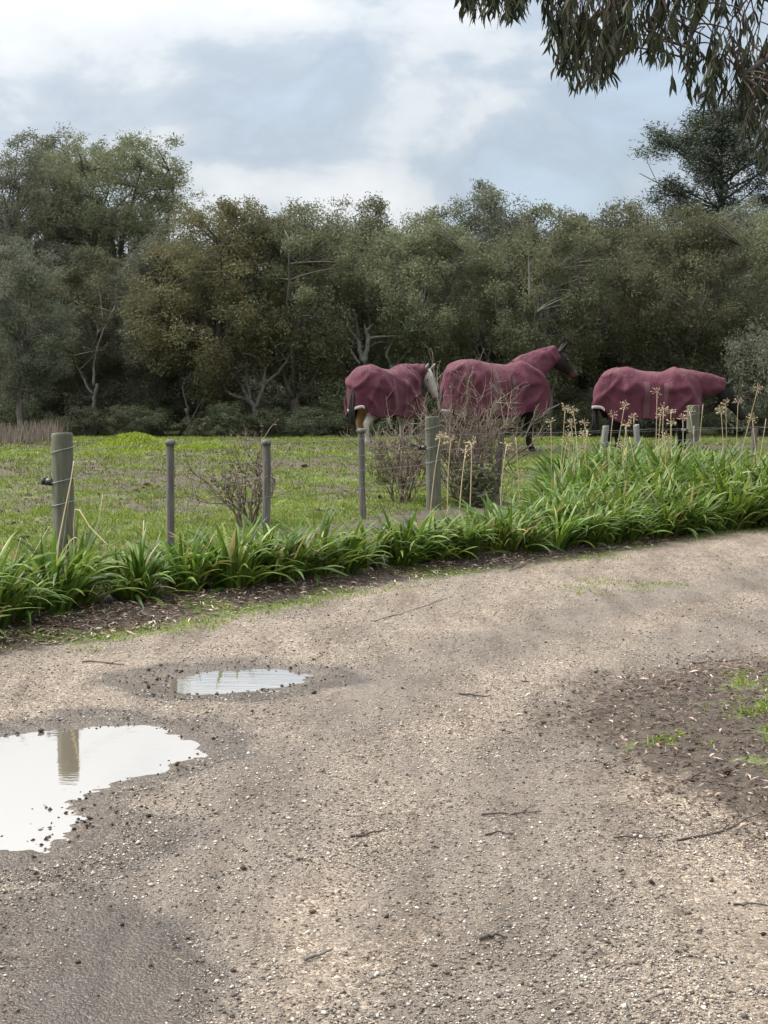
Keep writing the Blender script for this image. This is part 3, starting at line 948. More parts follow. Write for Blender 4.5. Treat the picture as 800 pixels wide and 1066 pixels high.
def hanging_gum():
    """big gum whose trunk stands beyond the frame edge; its leafy limb hangs into view"""
    rng = np.random.default_rng(77)
    y0 = 10.2
    base = np.array([5.6, y0 + 0.6])
    g = zt(*base)
    o = np.array([base[0], base[1], g])
    r = tree_root('gum_tree', 'gum tree outside the frame whose dark drooping branch hangs into the sky', 'tree')
    r.location = tuple(float(q) for q in o)
    tb = MB()
    tb.tube(bez((0, 0, -0.2), (-0.3, 0.2, 7.5), np.array([0.25, 0, 0]), 12), np.linspace(0.34, 0.18, 12), 12)
    obj('trunk', tb.mesh('trunk', M['bark'], True), r)
    W = lambda px, py, y: at(px, py, y) - o
    lb = MB()
    limbs = []

    def limb(pts, ra, rb):
        p = np.array(pts)
        t = np.linspace(0, len(p) - 1, 6 * len(p))
        q = np.column_stack([np.interp(t, range(len(p)), p[:, k]) for k in range(3)])
        for _ in range(3):
            q[1:-1] = (q[:-2] + 2 * q[1:-1] + q[2:]) / 4
        lb.tube(q, np.linspace(ra, rb, len(q)), 7)
        limbs.append(q)
    limb([(-0.1, 0, 4.1), W(900, -15, y0), W(800, -12, y0 + .2), W(735, -25, y0 + .1), W(680, -40, y0 - .1), W(600, -50, y0 - .2)], 0.07, 0.010)
    limb([W(840, 14, y0), W(780, -15, y0 + .4), W(700, -60, y0 + .6), W(620, -55, y0 + .5), W(530, -35, y0 + .3), W(500, -22, y0 + .3)], 0.05, 0.008)
    limb([W(860, 20, y0), W(800, 60, y0 - .3), W(770, 80, y0 - .4)], 0.04, 0.008)
    limb([W(900, 20, y0), W(850, 70, y0 + .5), W(800, 105, y0 + .6), W(770, 120, y0 + .6)], 0.04, 0.008)
    limb([(-0.1, 0, 5.2), W(860, -120, y0 + .3), W(740, -130, y0 + .2), W(640, -110, y0)], 0.08, 0.01)
    limb([W(735, 0, y0), W(722, 30, y0), W(712, 60, y0)], 0.03, 0.006)
    obj('limb', lb.mesh('limb', M['dark_bark'], True), r)
    # drooping twigs; each carries leaves that hang straight down
    # lower limit of the foliage at each picture column
    low = lambda px: np.interp(px, [475, 490, 520, 548, 562, 575, 600, 625, 640, 652, 668, 690, 700, 715, 735, 760, 780, 805, 900],
                               [4, 14, 20, 8, -25, 62, 92, 92, 84, 52, 66, 66, 92, 118, 120, 122, 150, 185, 200])
    tw = MB()
    base_pts, dirs, lens = [], [], []
    cand = np.vstack(limbs)
    n = 0
    while n < 350:
        px = rng.uniform(478, 860) if rng.random() < 0.9 else rng.uniform(478, 548)
        if 548 < px < 566:
            continue
        lw = low(px)
        endy = lw - abs(rng.normal(0, 26)) + 14
        if px > 655 and rng.random() < 0.5:
            endy = rng.uniform(-40, lw)
        y = y0 + rng.normal(0, 0.38)
        e = W(px, endy - 12, y)
        L = rng.uniform(0.22, 0.6)
        s = e + np.array([rng.normal(0.06, 0.10), rng.normal(0, 0.08), L])
        cl = cand[np.argmin(np.linalg.norm(cand - s, axis=1))]
        tw.tube(bez(cl, s, np.array([0, 0, 0.12 * np.linalg.norm(cl - s)]), 5), np.linspace(0.007, 0.004, 5), 4, cap=False)
        c = bez(s, e, np.array([rng.normal(0, .03), rng.normal(0, .03), 0.10]), 7)
        tw.tube(c, np.linspace(0.004, 0.002, 7), 4, cap=False)
        k = int(7 + L * 26)
        t = rng.uniform(0.1, 1.0, k)
        bp = np.column_stack([np.interp(t * 6, range(7), c[:, q]) for q in range(3)])
        base_pts.append(bp)
        d = np.column_stack([rng.normal(0, 0.30, k), rng.normal(0, 0.30, k), -np.ones(k)])
        dirs.append(d / np.linalg.norm(d, axis=1)[:, None])
        lens.append(rng.uniform(0.07, 0.145, k))
        n += 1
    obj('twigs', tw.mesh('twigs', M['red_twig']), r)
    B, D, L = np.vstack(base_pts), np.vstack(dirs), np.concatenate(lens)
    n = len(B)
    S = np.cross(D, rng.normal(size=(n, 3)))
    S /= np.linalg.norm(S, axis=1)[:, None]
    Q = np.cross(D, S)
    bow = rng.uniform(-0.16, 0.16, n)
    prof = [0.12, 0.8, 1.0, 0.62, 0.05]
    rows = []
    for i, (t, w) in enumerate(zip(np.linspace(0, 1, 5), prof)):
        c = B + D * (L * t)[:, None] + S * (bow * L * math.sin(PI * t))[:, None]
        hw = (rng.uniform(0.9, 1.1, n) * 0.0095 * w)[:, None]
        rows += [c + S * hw, c - S * hw + Q * hw * 0.3]
    V = np.stack(rows, 1)
    f = np.array([[2 * i, 2 * i + 1, 2 * i + 3, 2 * i + 2] for i in range(4)])
    F = (np.arange(n)[:, None, None] * 10 + f[None]).reshape(-1, 4)
    obj('foliage', np_mesh('foliage', V.reshape(-1, 3), F, [M['hang_leaf']]), r)


hanging_gum()


# ------------------------------------------------------------------ the fence
def round_post(h, rad, seed, square=False):
    rng = np.random.default_rng(seed)
    n = 8 if square else 22
    th = np.linspace(0, 2 * PI, n, endpoint=False)
    zs = [-0.35, 0, 0.15, h * 0.3, h * 0.5, h * 0.7, h * 0.88, h - 0.025, h - 0.008, h]
    v = []
    wob = 1 + 0.035 * np.sin(2 * th + rng.uniform(0, 6)) + 0.02 * np.sin(5 * th + rng.uniform(0, 6))
    if square:
        wob = np.where(np.arange(n) % 2 == 0, 1.0, 0.80) * (1 + rng.normal(0, 0.03, n))
    bend = rng.normal(0, 0.008, 2)
    for k, z in enumerate(zs):
        rr = rad * (1.03 - 0.05 * max(z, 0) / h) * (0.93 if k == len(zs) - 1 else 1)
        tilt = 0.008 * np.cos(th + 1.2) if k >= len(zs) - 3 else 0
        v.append(np.column_stack([rr * wob * np.cos(th) + bend[0] * math.sin(PI * max(z, 0) / h), rr * wob * np.sin(th) + bend[1] * math.sin(PI * max(z, 0) / h), z + tilt + 0 * th]))
    k = len(zs)
    v = np.vstack(v + [np.array([[0, 0, h + 0.003]])])
    i = np.arange(k - 1)[:, None] * n
    j = np.arange(n)[None, :]
    f = np.stack([i + j, i + (j + 1) % n, i + n + (j + 1) % n, i + n + j], -1).reshape(-1, 4)
    c = k * n
    e = np.array([[c, (k - 1) * n + q, (k - 1) * n + q + 1, (k - 1) * n + (q + 2) % n] for q in range(0, n, 2)])
    mb = MB()
    mb.add(v, f, 0)
    mb.f.append(e)
    mb.m.append(np.ones(len(e)))
    return mb


def fence():
    root = tree_root('wire_fence', 'wire fence on round and thin timber posts along the paddock', 'fence')
    # px of the top, top y, depth, radius, kind, lean (dx at the foot in px)
    spec = [(65, 451, 10.5, 0.078, 'thick', 1, 'thick round timber post beside the puddle reflection'),
            (176, 459, 12.2, 0.038, 'thin', 0, None), (278, 459, 13.8, 0.038, 'thin', -2, None), (380, 447, 15.4, 0.042, 'thin', -2, None),
            (450, 434, 16.6, 0.080, 'thick', 2, 'thick round post in front of the twiggy bush'), (524, 449, 17.6, 0.046, 'dark', -8, 'dark thin post leaning beside the twiggy bush'),
            (632, 443, 19.0, 0.050, 'pale', -9, 'pale grey post leaning below the rump of the last horse'), (675, 442, 19.5, 0.050, 'pale', -7, 'pale grey post leaning below the belly of the last horse'),
            (722, 422, 20.0, 0.082, 'thick', 0, 'thick round post in front of the last horse'), (785, 446, 20.6, 0.045, 'thin', 0, None), (850, 440, 21.2, 0.04, 'thin', 0, None)]
    tops = []
    for k, (px, ty, y, rad, kind, lean, lab) in enumerate(spec):
        t = at(px, ty, y)
        g = zt(t[0], y)
        h = t[2] - g
        mats = {'thick': [M['post'], M['post_end']], 'thin': [M['thin_post'], M['thin_post']], 'dark': [M['thin_post'], M['thin_post']], 'pale': [M['pale_post'], M['pale_post']]}[kind]
        mb = round_post(h, rad, 40 + k, kind != 'thick')
        o = obj('post', mb.mesh('post', mats, False), root, (t[0] + lean / FPX * y, y, g))
        o.rotation_euler = (random.uniform(-.02, .02), -math.atan2(lean / FPX * y, h) + random.uniform(-.02, .02), random.uniform(0, 3))
        if kind == 'thick':
            o.rotation_euler = (0, -math.atan2(lean / FPX * y, h), 0)
            for p in o.data.polygons:
                p.use_smooth = len(p.vertices) == 4 and p.material_index == 0
        if lab:
            o['label'] = lab
        tops.append((t[0], y, g, h, rad, kind))
        if kind == 'thick':
            # insulator and tie wires
            ib = MB()
            ib.tube([(-rad - 0.045, -0.01, h - 0.34), (-rad + 0.012, -0.01, h - 0.34)], [0.026, 0.03], 10)
            ib.tube([(-rad - 0.06, -0.01, h - 0.36), (-rad - 0.06, -0.01, h - 0.31)], [0.016, 0.016], 8)
            obj('insulator', ib.mesh('insulator', M['black_plastic'], True), o)
            th = np.linspace(0, 2 * PI, 25)
            for zz in (h - 0.115, h - 0.33, h - 0.49):
                w = MB()
                w.tube(np.column_stack([1.06 * rad * np.cos(th), 1.06 * rad * np.sin(th), zz + 0.02 * np.cos(th)]), 0.0028, 6, cap=False)
                obj('tie_wire', w.mesh('tie_wire', M['wire'], True), o)
        elif k in (1, 2, 3):
            cb = MB()
            cb.tube([(0, 0, h - 0.035), (0, 0, h - 0.005), (0, 0, h + 0.012)], [rad * 1.12, rad * 1.2, rad * 0.75], 10)
            obj('cap', cb.mesh('cap', M['thin_post'], True), o)
    order = sorted(tops, key=lambda q: q[1])

    def wz(x, y):      # height of the top wire, measured along the fence
        return CAMZ - y * np.interp(y, [10.5, 12.2, 13.8, 15.4, 16.6, 17.6, 19, 20, 21.2], [82, 74.5, 74.5, 71, 66, 65, 62.5, 59.5, 58]) / FPX
    # wires: heights above ground at each post
    for lvl, (a, b) in enumerate(((1.00, 0.9), (0.80, 0.72), (0.62, 0.55), (0.40, 0.36))):
        pts = []
        for (x, y, g, h, rad, kind), nx in zip(order, order[1:] + [None]):
            z = g + (wz(x, y) - g) * a
            p = np.array([x, y - rad - 0.006, z])
            if pts:
                q = pts[-1]
                for s in (0.25, 0.5, 0.75):
                    m = q + (p - q) * s
                    m[2] -= 0.012 * 4 * s * (1 - s)
                    pts.append(m)
                    if s == 0.25:
                        q0 = q
                    q = q0
            pts.append(p)
        w = MB()
        w.tube(np.array(pts), 0.0021, 5)
        obj('wire', w.mesh('wire', M['wire'], True), root)


fence()


# ------------------------------------------------------------------ horses
def loft(mb, pts, lat, ver, n=16, side=None):
    """elliptical tube; lat = half-width across, ver = half-height in the plane of the path"""
    pts = np.asarray(pts, float)
    k = len(pts)
    t = np.gradient(pts, axis=0)
    t /= np.linalg.norm(t, axis=1)[:, None]
    s = np.array([0, 1.0, 0]) if side is None else np.asarray(side, float)
    S = s[None] - (t @ s)[:, None] * t
    S /= np.linalg.norm(S, axis=1)[:, None]
    U = np.cross(t, S)
    th = np.linspace(0, 2 * PI, n, endpoint=False)
    lat, ver = np.asarray(lat, float), np.asarray(ver, float)
    ring = pts[:, None] + (lat[:, None] * np.cos(th))[..., None] * S[:, None] + (ver[:, None] * np.sin(th))[..., None] * U[:, None]
    v = np.vstack([ring.reshape(-1, 3), pts[:1], pts[-1:]])
    i = np.arange(k - 1)[:, None] * n
    j = np.arange(n)[None, :]
    f = np.stack([i + j, i + (j + 1) % n, i + n + (j + 1) % n, i + n + j], -1).reshape(-1, 4)
    e = []
    for q in range(0, n, 2):
        e.append([k * n, (q + 2) % n, q + 1, q])
        o = (k - 1) * n
        e.append([k * n + 1, o + q, o + q + 1, o + (q + 2) % n])
    mb.add(v, np.vstack([f, np.array(e)]))


def smooth_path(P, n):
    P = np.asarray(P, float)
    k = len(P)
    out = []
    for t in np.linspace(0, k - 1, n):
        i = min(int(t), k - 2)
        f = t - i
        p0, p1, p2, p3 = P[max(i - 1, 0)], P[i], P[i + 1], P[min(i + 2, k - 1)]
        out.append(0.5 * ((2 * p1) + (-p0 + p2) * f + (2 * p0 - 5 * p1 + 4 * p2 - p3) * f * f + (-p0 + 3 * p1 - 3 * p2 + p3) * f ** 3))
    return np.array(out)


TX = [-0.90, -0.84, -0.70, -0.45, -0.10, 0.20, 0.42, 0.60, 0.76, 0.86]
TZ = [1.20, 1.19, 1.20, 1.21, 1.15, 1.13, 1.18, 1.17, 1.13, 1.12]
TW = [0.09, 0.20, 0.27, 0.285, 0.295, 0.29, 0.265, 0.235, 0.18, 0.08]
TH = [0.15, 0.27, 0.35, 0.37, 0.345, 0.35, 0.40, 0.35, 0.27, 0.15]


def horse(name, label, y, px, foot_z, heading, neck, head_turn, coat, rug_seed, size=1.0, legs=None, hem=0.66, rear_hem=0.80, bind_col=True):
    """neck: list of (x, y, z) path from the withers to the poll, then the muzzle point last"""
    rng = np.random.default_rng(rug_seed)
    root = tree_root(name, label, 'horse', 'horses in maroon rugs')
    p = at(px, 420, y)
    root.location = (float(p[0]), y, foot_z)
    root.rotation_euler = (0, 0, heading)
    root.scale = (size, size, size)
    neck = np.array(neck, float)
    npath, poll, muz = neck[:-1], neck[-2], neck[-1]
    mb = MB()
    # trunk
    loft(mb, np.column_stack([TX, np.zeros(10), TZ]), TW, TH, 20)
    # neck
    nk = smooth_path(npath, 9)
    loft(mb, nk, np.linspace(0.15, 0.082, 9), np.linspace(0.30, 0.135, 9) * np.r_[1, 1, .96, .92, .92, .94, .97, 1, 1], 16)
    # head
    hd = muz - poll
    hl = np.linalg.norm(hd)
    hn = hd / hl
    back = -hn * 0.06
    hside = np.cross(np.array([0, 0, 1.0]), hn)
    hside /= np.linalg.norm(hside)
    under = np.cross(hside, hn)
    if under[2] > 0:
        under = -under
    ts = np.array([-0.08, 0.05, 0.20, 0.36, 0.52, 0.68, 0.82, 0.93, 1.0])
    off = np.array([0.02, 0.035, 0.05, 0.045, 0.03, 0.02, 0.018, 0.02, 0.022])
    hp = poll[None] + hn[None] * (ts * hl)[:, None] + under[None] * off[:, None]
    loft(mb, hp, [0.068, 0.098, 0.114, 0.108, 0.084, 0.068, 0.070, 0.066, 0.038], [0.10, 0.140, 0.168, 0.152, 0.118, 0.094, 0.090, 0.078, 0.042], 16, hside)
    # ears
    for s in (-1, 1):
        e0 = poll - under * 0.075 + hside * s * 0.055 + hn * 0.0
        e1 = e0 - under * 0.17 + hside * s * 0.035 - hn * 0.05
        loft(mb, np.array([e0 + under * .05, e0 + (e1 - e0) * 0.3, e0 + (e1 - e0) * 0.65, e1]), [0.036, 0.042, 0.034, 0.012], [0.026, 0.028, 0.024, 0.012], 8, hside)
    legs = legs or [0.0, 0.05, -0.03, 0.06]
    for i, (s, st) in enumerate(zip((-1, 1, -1, 1), legs)):
        yy = 0.155 * s
        if i < 2:      # fore legs
            L = [(0.56, yy * 0.8, 1.05), (0.55, yy, 0.86), (0.56 + st * .5, yy, 0.62), (0.58 + st, yy, 0.46), (0.57 + st, yy, 0.38), (0.565 + st * 1.1, yy, 0.20), (0.565 + st * 1.2, yy, 0.14), (0.61 + st * 1.2, yy, 0.065), (0.63 + st * 1.2, yy, 0.0)]
            rr = [0.13, 0.105, 0.066, 0.056, 0.045, 0.037, 0.046, 0.044, 0.066]
            vv = [0.17, 0.13, 0.075, 0.062, 0.05, 0.042, 0.052, 0.046, 0.078]
        else:
            L = [(-0.58, yy * 0.8, 1.12), (-0.52, yy, 0.90), (-0.53 + st * .4, yy, 0.72), (-0.68 + st * .8, yy, 0.53), (-0.70 + st, yy, 0.46), (-0.67 + st, yy, 0.24), (-0.67 + st, yy, 0.15), (-0.62 + st, yy, 0.07), (-0.60 + st, yy, 0.0)]
            rr = [0.16, 0.13, 0.085, 0.058, 0.05, 0.042, 0.048, 0.045, 0.066]
            vv = [0.26, 0.20, 0.13, 0.085, 0.066, 0.05, 0.056, 0.048, 0.078]
        P = smooth_path(L, 17)
        loft(mb, P, np.interp(np.linspace(0, 8, 17), range(9), rr), np.interp(np.linspace(0, 8, 17), range(9), vv), 12)
    me = mb.mesh('body', M['ground'])
    tmp = obj('tmp', me)
    rm = tmp.modifiers.new('r', 'REMESH')
    rm.mode = 'VOXEL'
    rm.voxel_size = 0.017
    sm = tmp.modifiers.new('s', 'SMOOTH')
    sm.factor = 0.5
    sm.iterations = 5
    dg = bpy.context.evaluated_depsgraph_get()
    body = bpy.data.meshes.new_from_object(tmp.evaluated_get(dg))
    bpy.data.objects.remove(tmp)
    body.name = 'body'
    n = len(body.vertices)
    co = np.zeros(n * 3, dtype=np.float32)
    body.vertices.foreach_get('co', co)
    co = co.reshape(-1, 3)
    tint = np.tile(np.array(coat['body'], float), (n, 1))

    def paint(mask, c):
        mask = np.clip(mask, 0, 1)[:, None]
        tint[:] = tint * (1 - mask) + np.array(c) * mask
    paint(sstep(-co[:, 2], -0.95, -0.7), coat['leg'])
    if 'hind' in coat:
        paint(sstep(-co[:, 0], 0.35, 0.5) * sstep(-co[:, 2], -0.98, -0.85) * (co[:, 1] * coat['hind_side'] > 0), coat['hind'])
    hdist = (co - poll) @ hn
    inhead = (np.linalg.norm(co - (poll + hn * hl * 0.5), axis=1) < hl * 0.62) & (hdist > -0.1)
    paint(inhead * 1.0, coat['head'])
    paint(inhead * sstep(hdist / hl, 0.68, 0.8) * (1 - sstep(hdist / hl, 0.88, 0.95)), coat['muzzle'])
    paint(inhead * sstep(hdist / hl, 0.90, 0.97), coat['nose'])
    paint(sstep(-co[:, 2], -0.075, -0.05), (0.035, 0.03, 0.026))
    body.materials.clear()
    body.materials.append(M['coat'])
    a = body.attributes.new('tint', 'FLOAT_COLOR', 'POINT')
    c4 = np.ones((n, 4), dtype=np.float32)
    c4[:, :3] = tint
    a.data.foreach_set('color', c4.ravel())
    body.polygons.foreach_set('use_smooth', np.ones(len(body.polygons), dtype=bool))
    obj('body', body, root)
    # eyes
    for s in (-1, 1):
        eb = MB()
        c = poll + hn * hl * 0.34 + hside * s * 0.098 - under * 0.050
        loft(eb, np.array([c - hn * .02, c - hn * .012, c, c + hn * .012, c + hn * .02]), [0.003, 0.014, 0.019, 0.014, 0.003], [0.003, 0.014, 0.018, 0.014, 0.003], 10, hside)
        obj('eye', eb.mesh('eye', M['eye'], True), root)
    # forelock between the ears
    fb = MB()
    for k in range(14):
        s = poll - under * 0.09 + hside * rng.uniform(-.03, .03)
        e = poll + hn * rng.uniform(0.12, 0.24) + hside * rng.uniform(-.05, .05) - under * 0.10
        fb.tube(bez(s, e, -under * 0.03, 5), np.linspace(0.008, 0.002, 5), 4)
    obj('forelock', fb.mesh('forelock', coat['hair'], True), root)
    # tail
    tb = MB()
    for k in range(46):
        a_ = rng.uniform(0, 2 * PI)
        q = rng.uniform(0, 1) ** 0.5
        s = np.array([-0.90, 0.03 * q * math.cos(a_), 1.30])
        e = np.array([-0.985 + 0.07 * q * math.sin(a_), 0.085 * q * math.cos(a_), rng.uniform(0.32, 0.62)])
        tb.tube(bez(s, e, np.array([-0.10, 0, 0.05]), 7), [0.012, 0.013, 0.013, 0.012, 0.010, 0.007, 0.003], 4)
    obj('tail', tb.mesh('tail', M['black_hair'], True), root)

    # ---- the rug
    nth, nt_ = 220, 46
    th = np.linspace(0, 2 * PI, nth, endpoint=False)
    A, B, EX, X0 = 0.945, 0.338, 3.0, -0.025
    c, s = np.cos(th), np.sin(th)
    ex = X0 + A * np.sign(c) * np.abs(c) ** (2 / EX)
    ey = B * np.sign(s) * np.abs(s) ** (2 / EX)
    ridge_x = np.clip(ex, -0.60, 0.52)
    topz = np.interp(ridge_x, TX, np.array(TZ) + np.array(TH)) + 0.030
    n3 = lambda x, y_, z, o=0: np.array([mnoise.noise(Vector((float(a), float(b), float(cc) + 17.3 * rug_seed + o))) for a, b, cc in zip(x, y_, z)])
    # hem height along the outline: low at the flanks, higher over the tail, scalloped
    rear = sstep(-ex, 0.78, 0.92)
    front = sstep(ex, 0.70, 0.88)
    hemz = hem + 0.13 * n3(ex * 2.0, ey * 3, ex * 0) + (rear_hem - hem) * rear + 0.16 * front - 0.05 * np.exp(-((ex + 0.45) / 0.25) ** 2) * (1 - rear)
    per = np.concatenate([[0], np.cumsum(np.hypot(np.diff(ex), np.diff(ey)))])
    V = np.zeros((nt_, nth, 3))
    ph = rng.uniform(0, 6.28, 6)
    for i in range(nt_):
        t = i / (nt_ - 1)
        if t < 0.5:
            f = t / 0.5 * PI / 2
            r, dz = math.sin(f) , -0.40 * (1 - math.cos(f))
            hang = 0.0
            z = topz + dz
        else:
            r = 1.0
            hang = (t - 0.5) / 0.5
            z = (topz - 0.40) * (1 - hang) + hemz * hang
        x = ridge_x + (ex - ridge_x) * r
        yv = ey * r
        # inward hang at the bottom of the flanks, flare at the rear
        rad = np.stack([ex - ridge_x, ey], 1)
        rad /= np.linalg.norm(rad, axis=1)[:, None] + 1e-6
        w = min(1, t * 1.6)
        fold = 0.030 * w * (0.2 + hang) * np.sin(per * 13 + 3.0 * n3(ex * 1.5, ey * 2, z * 0 + 1) + ph[0] - z * 1.2)
        fold += 0.085 * w * (0.4 + 0.8 * hang) * n3(ex * 3.0 + z * 1.2, ey * 2.5, z * 0.7, 5)
        # creases fanning out from hip, withers and breast, where the cloth is held
        for (cx, cz, am, kk) in ((-0.50, 1.62, 0.066, 5.0), (0.42, 1.66, 0.066, 4.5), (0.86, 1.22, 0.045, 4.0), (-0.96, 1.25, 0.034, 4.0), (-0.05, 1.55, 0.040, 5.0)):
            dx, dz_ = ex - cx, z - cz
            an = np.arctan2(dz_, dx) + 0.25 * n3(ex * 2, ey * 2, z * 2, cx * 9) + 0.1 * (ey > 0)
            dd = np.hypot(dx, dz_)
            ridge = np.maximum(0, np.cos(an * kk * 2 + ph[1] + cx * 7)) ** 2
            fold += 1.55 * am * w * ridge * sstep(dd, 0.12, 0.40) * np.exp(-np.maximum(0, dd - 0.35) / 0.40)
        fold -= 0.012 * hang
        fold = np.maximum(fold, -0.004 - 0.035 * max(0.0, hang - 0.5))
        x = x + rad[:, 0] * fold
        yv = yv + rad[:, 1] * fold
        # seat of the back: slack cloth along the spine
        z = z + (1 - min(1, t * 2.2)) * 0.016 * n3(ex * 4, ey * 4, z * 0, 12)
        V[i] = np.column_stack([x, yv, z])
    for _ in range(2):      # let the cloth relax
        V = 0.5 * V + 0.25 * (np.roll(V, 1, 1) + np.roll(V, -1, 1))
        V[1:-1] = 0.5 * V[1:-1] + 0.25 * (V[:-2] + V[2:])
    i = np.arange(nt_ - 1)[:, None] * nth
    j = np.arange(nth)[None, :]
    F = np.stack([i + j, i + (j + 1) % nth, i + nth + (j + 1) % nth, i + nth + j], -1).reshape(-1, 4)
    rugm = np_mesh('rug', V.reshape(-1, 3), F[:, ::-1], [M['rug']], True)
    rug = obj('rug', rugm, root)
    so = rug.modifiers.new('thickness', 'SOLIDIFY')
    so.thickness = 0.008
    so.offset = -1
    # binding along the rear hem
    sel = np.where(rear > 0.7)[0]
    sel = sel[np.argsort(th[sel])]
    rows = []
    for q, (i0, d) in enumerate(((nt_ - 3, 0.006), (nt_ - 1, 0.008), (nt_ - 1, 0.008))):
        pt = V[i0, sel].copy()
        rad = np.stack([ex - ridge_x, ey], 1)[sel]
        rad /= np.linalg.norm(rad, axis=1)[:, None]
        pt[:, :2] += rad * d
        if q == 2:
            pt[:, 2] -= 0.030
        if q == 0:
            pt[:, 2] = V[nt_ - 1, sel, 2] + 0.025
        rows.append(pt)
    k = len(sel)
    bv = np.vstack(rows)
    bf = np.array([[a * k + b, a * k + b + 1, (a + 1) * k + b + 1, (a + 1) * k + b] for a in range(2) for b in range(k - 1)])
    bo = obj('hem_binding', np_mesh('hem_binding', bv, bf, [M['binding']], True), rug)
    so = bo.modifiers.new('thickness', 'SOLIDIFY')
    so.thickness = 0.006
    # seam piping between tail flap and flank, both sides
    for sgn in (-1, 1):
        idx = int(np.argmin(np.abs(ex + 0.83) + 10 * (ey * sgn < 0)))
        line = V[4:nt_ - 1, idx].copy()
        rad = np.array([ex[idx] - ridge_x[idx], ey[idx]])
        rad /= np.linalg.norm(rad)
        line[:, :2] += rad * 0.004
        sb = MB()
        sb.tube(line[::2], 0.006, 5)
        obj('piping', sb.mesh('piping', M['rug_seam'], True), rug)
    # surcingle bands and a breast strap with its buckle, sewn on the cloth
    for xs_ in (-0.16, 0.20):
        for sgn in (-1, 1):
            idx = int(np.argmin(np.abs(ex - xs_) + 10 * (ey * sgn < 0)))
            rows = []
            for dd in (-1, 0, 1):
                ln = V[nt_ // 3:nt_ - 1, (idx + dd) % nth].copy()
                ln[:, 1] += 0.007 * sgn
                rows.append(ln)
            kk = len(rows[0])
            sf = np.array([[a_ * kk + b_, a_ * kk + b_ + 1, (a_ + 1) * kk + b_ + 1, (a_ + 1) * kk + b_] for a_ in range(2) for b_ in range(kk - 1)])
            obj('surcingle', np_mesh('surcingle', np.vstack(rows), sf, [M['rug_seam']], True), rug)
    # belly strap
    st = MB()
    st.tube(np.array([(0.05, -0.30, 0.80), (0.08, -0.22, 0.72), (0.12, 0, 0.70), (0.16, 0.22, 0.73), (0.2, 0.3, 0.80)]), 0.012, 6)
    obj('strap', st.mesh('strap', M['rug_seam'], True), rug)
    # neck cover
    m = 40
    np_ = smooth_path(npath, m)
    keep = np.linspace(0, (m - 1) * 0.985, m)
    np_ = np.column_stack([np.interp(keep, range(m), np_[:, k]) for k in range(3)])
    tt = np.gradient(np_, axis=0)
    tt /= np.linalg.norm(tt, axis=1)[:, None]
    S = np.array([0, 1.0, 0])[None] - tt[:, 1][:, None] * tt
    S /= np.linalg.norm(S, axis=1)[:, None]
    U = np.cross(tt, S)
    U[U[:, 2] < 0] *= -1
    nn = 60
    a = np.linspace(0, 2 * PI, nn, endpoint=False)
    u = np.linspace(0, 1, m)
    lat = np.interp(u, [0, .8, 1], [0.215, 0.122, 0.102])
    ver = np.interp(u, [0, .15, .5, .85, 1], [0.335, 0.325, 0.235, 0.175, 0.152])
    ring = []
    for q in range(m):
        wr = 0.007 * np.sin(u[q] * 34 + 2.6 * np.sin(a) + 3 * math.sin(u[q] * 7) + ph[2]) * (0.2 + 0.8 * np.abs(np.cos(a)))
        wr = wr + 0.028 * n3(np.cos(a) * 1.6, np.sin(a) * 1.6, a * 0 + u[q] * 6, 21)
        slack = np.where(np.sin(a) < 0, 0.03 * (1 - u[q]), 0)
        ring.append(np_[q] + ((lat[q] + wr) * np.cos(a))[:, None] * S[q] + ((ver[q] + wr * 0.7 + slack) * np.sin(a))[:, None] * U[q])
    NV = np.vstack(ring)
    i = np.arange(m - 1)[:, None] * nn
    j = np.arange(nn)[None, :]
    F = np.stack([i + j, i + (j + 1) % nn, i + nn + (j + 1) % nn, i + nn + j], -1).reshape(-1, 4)
    nc = obj('neck_cover', np_mesh('neck_cover', NV, F, [M['rug']], True), rug)
    so = nc.modifiers.new('thickness', 'SOLIDIFY')
    so.thickness = 0.008
    return root


def coat_mat():
    m, nt, b = new_mat('horse_coat')
    a = node(nt, 'ShaderNodeAttribute', attribute_name='tint')
    mp = node(nt, 'ShaderNodeMapping', {'Vector': opos(nt), 'Scale': (1, 1, 0.35)})
    n1 = noise_n(nt, mp.outputs[0], 60, 4, 0.6)
    n2 = noise_n(nt, opos(nt), 5, 4, 0.6)
    c = mix_c(nt, 1.0, a.outputs['Color'], ramp(nt, math_n(nt, 'ADD', math_n(nt, 'MULTIPLY', n1, .5), math_n(nt, 'MULTIPLY', n2, .5)), [(0.3, 0.65), (0.7, 1.25)]), 'MULTIPLY')
    setin(nt, b, Base_Color=c, Roughness=0.6)
    b.inputs['Specular IOR Level'].default_value = 0.14
    bump(nt, b, n1, 0.003, 0.4)
    return m


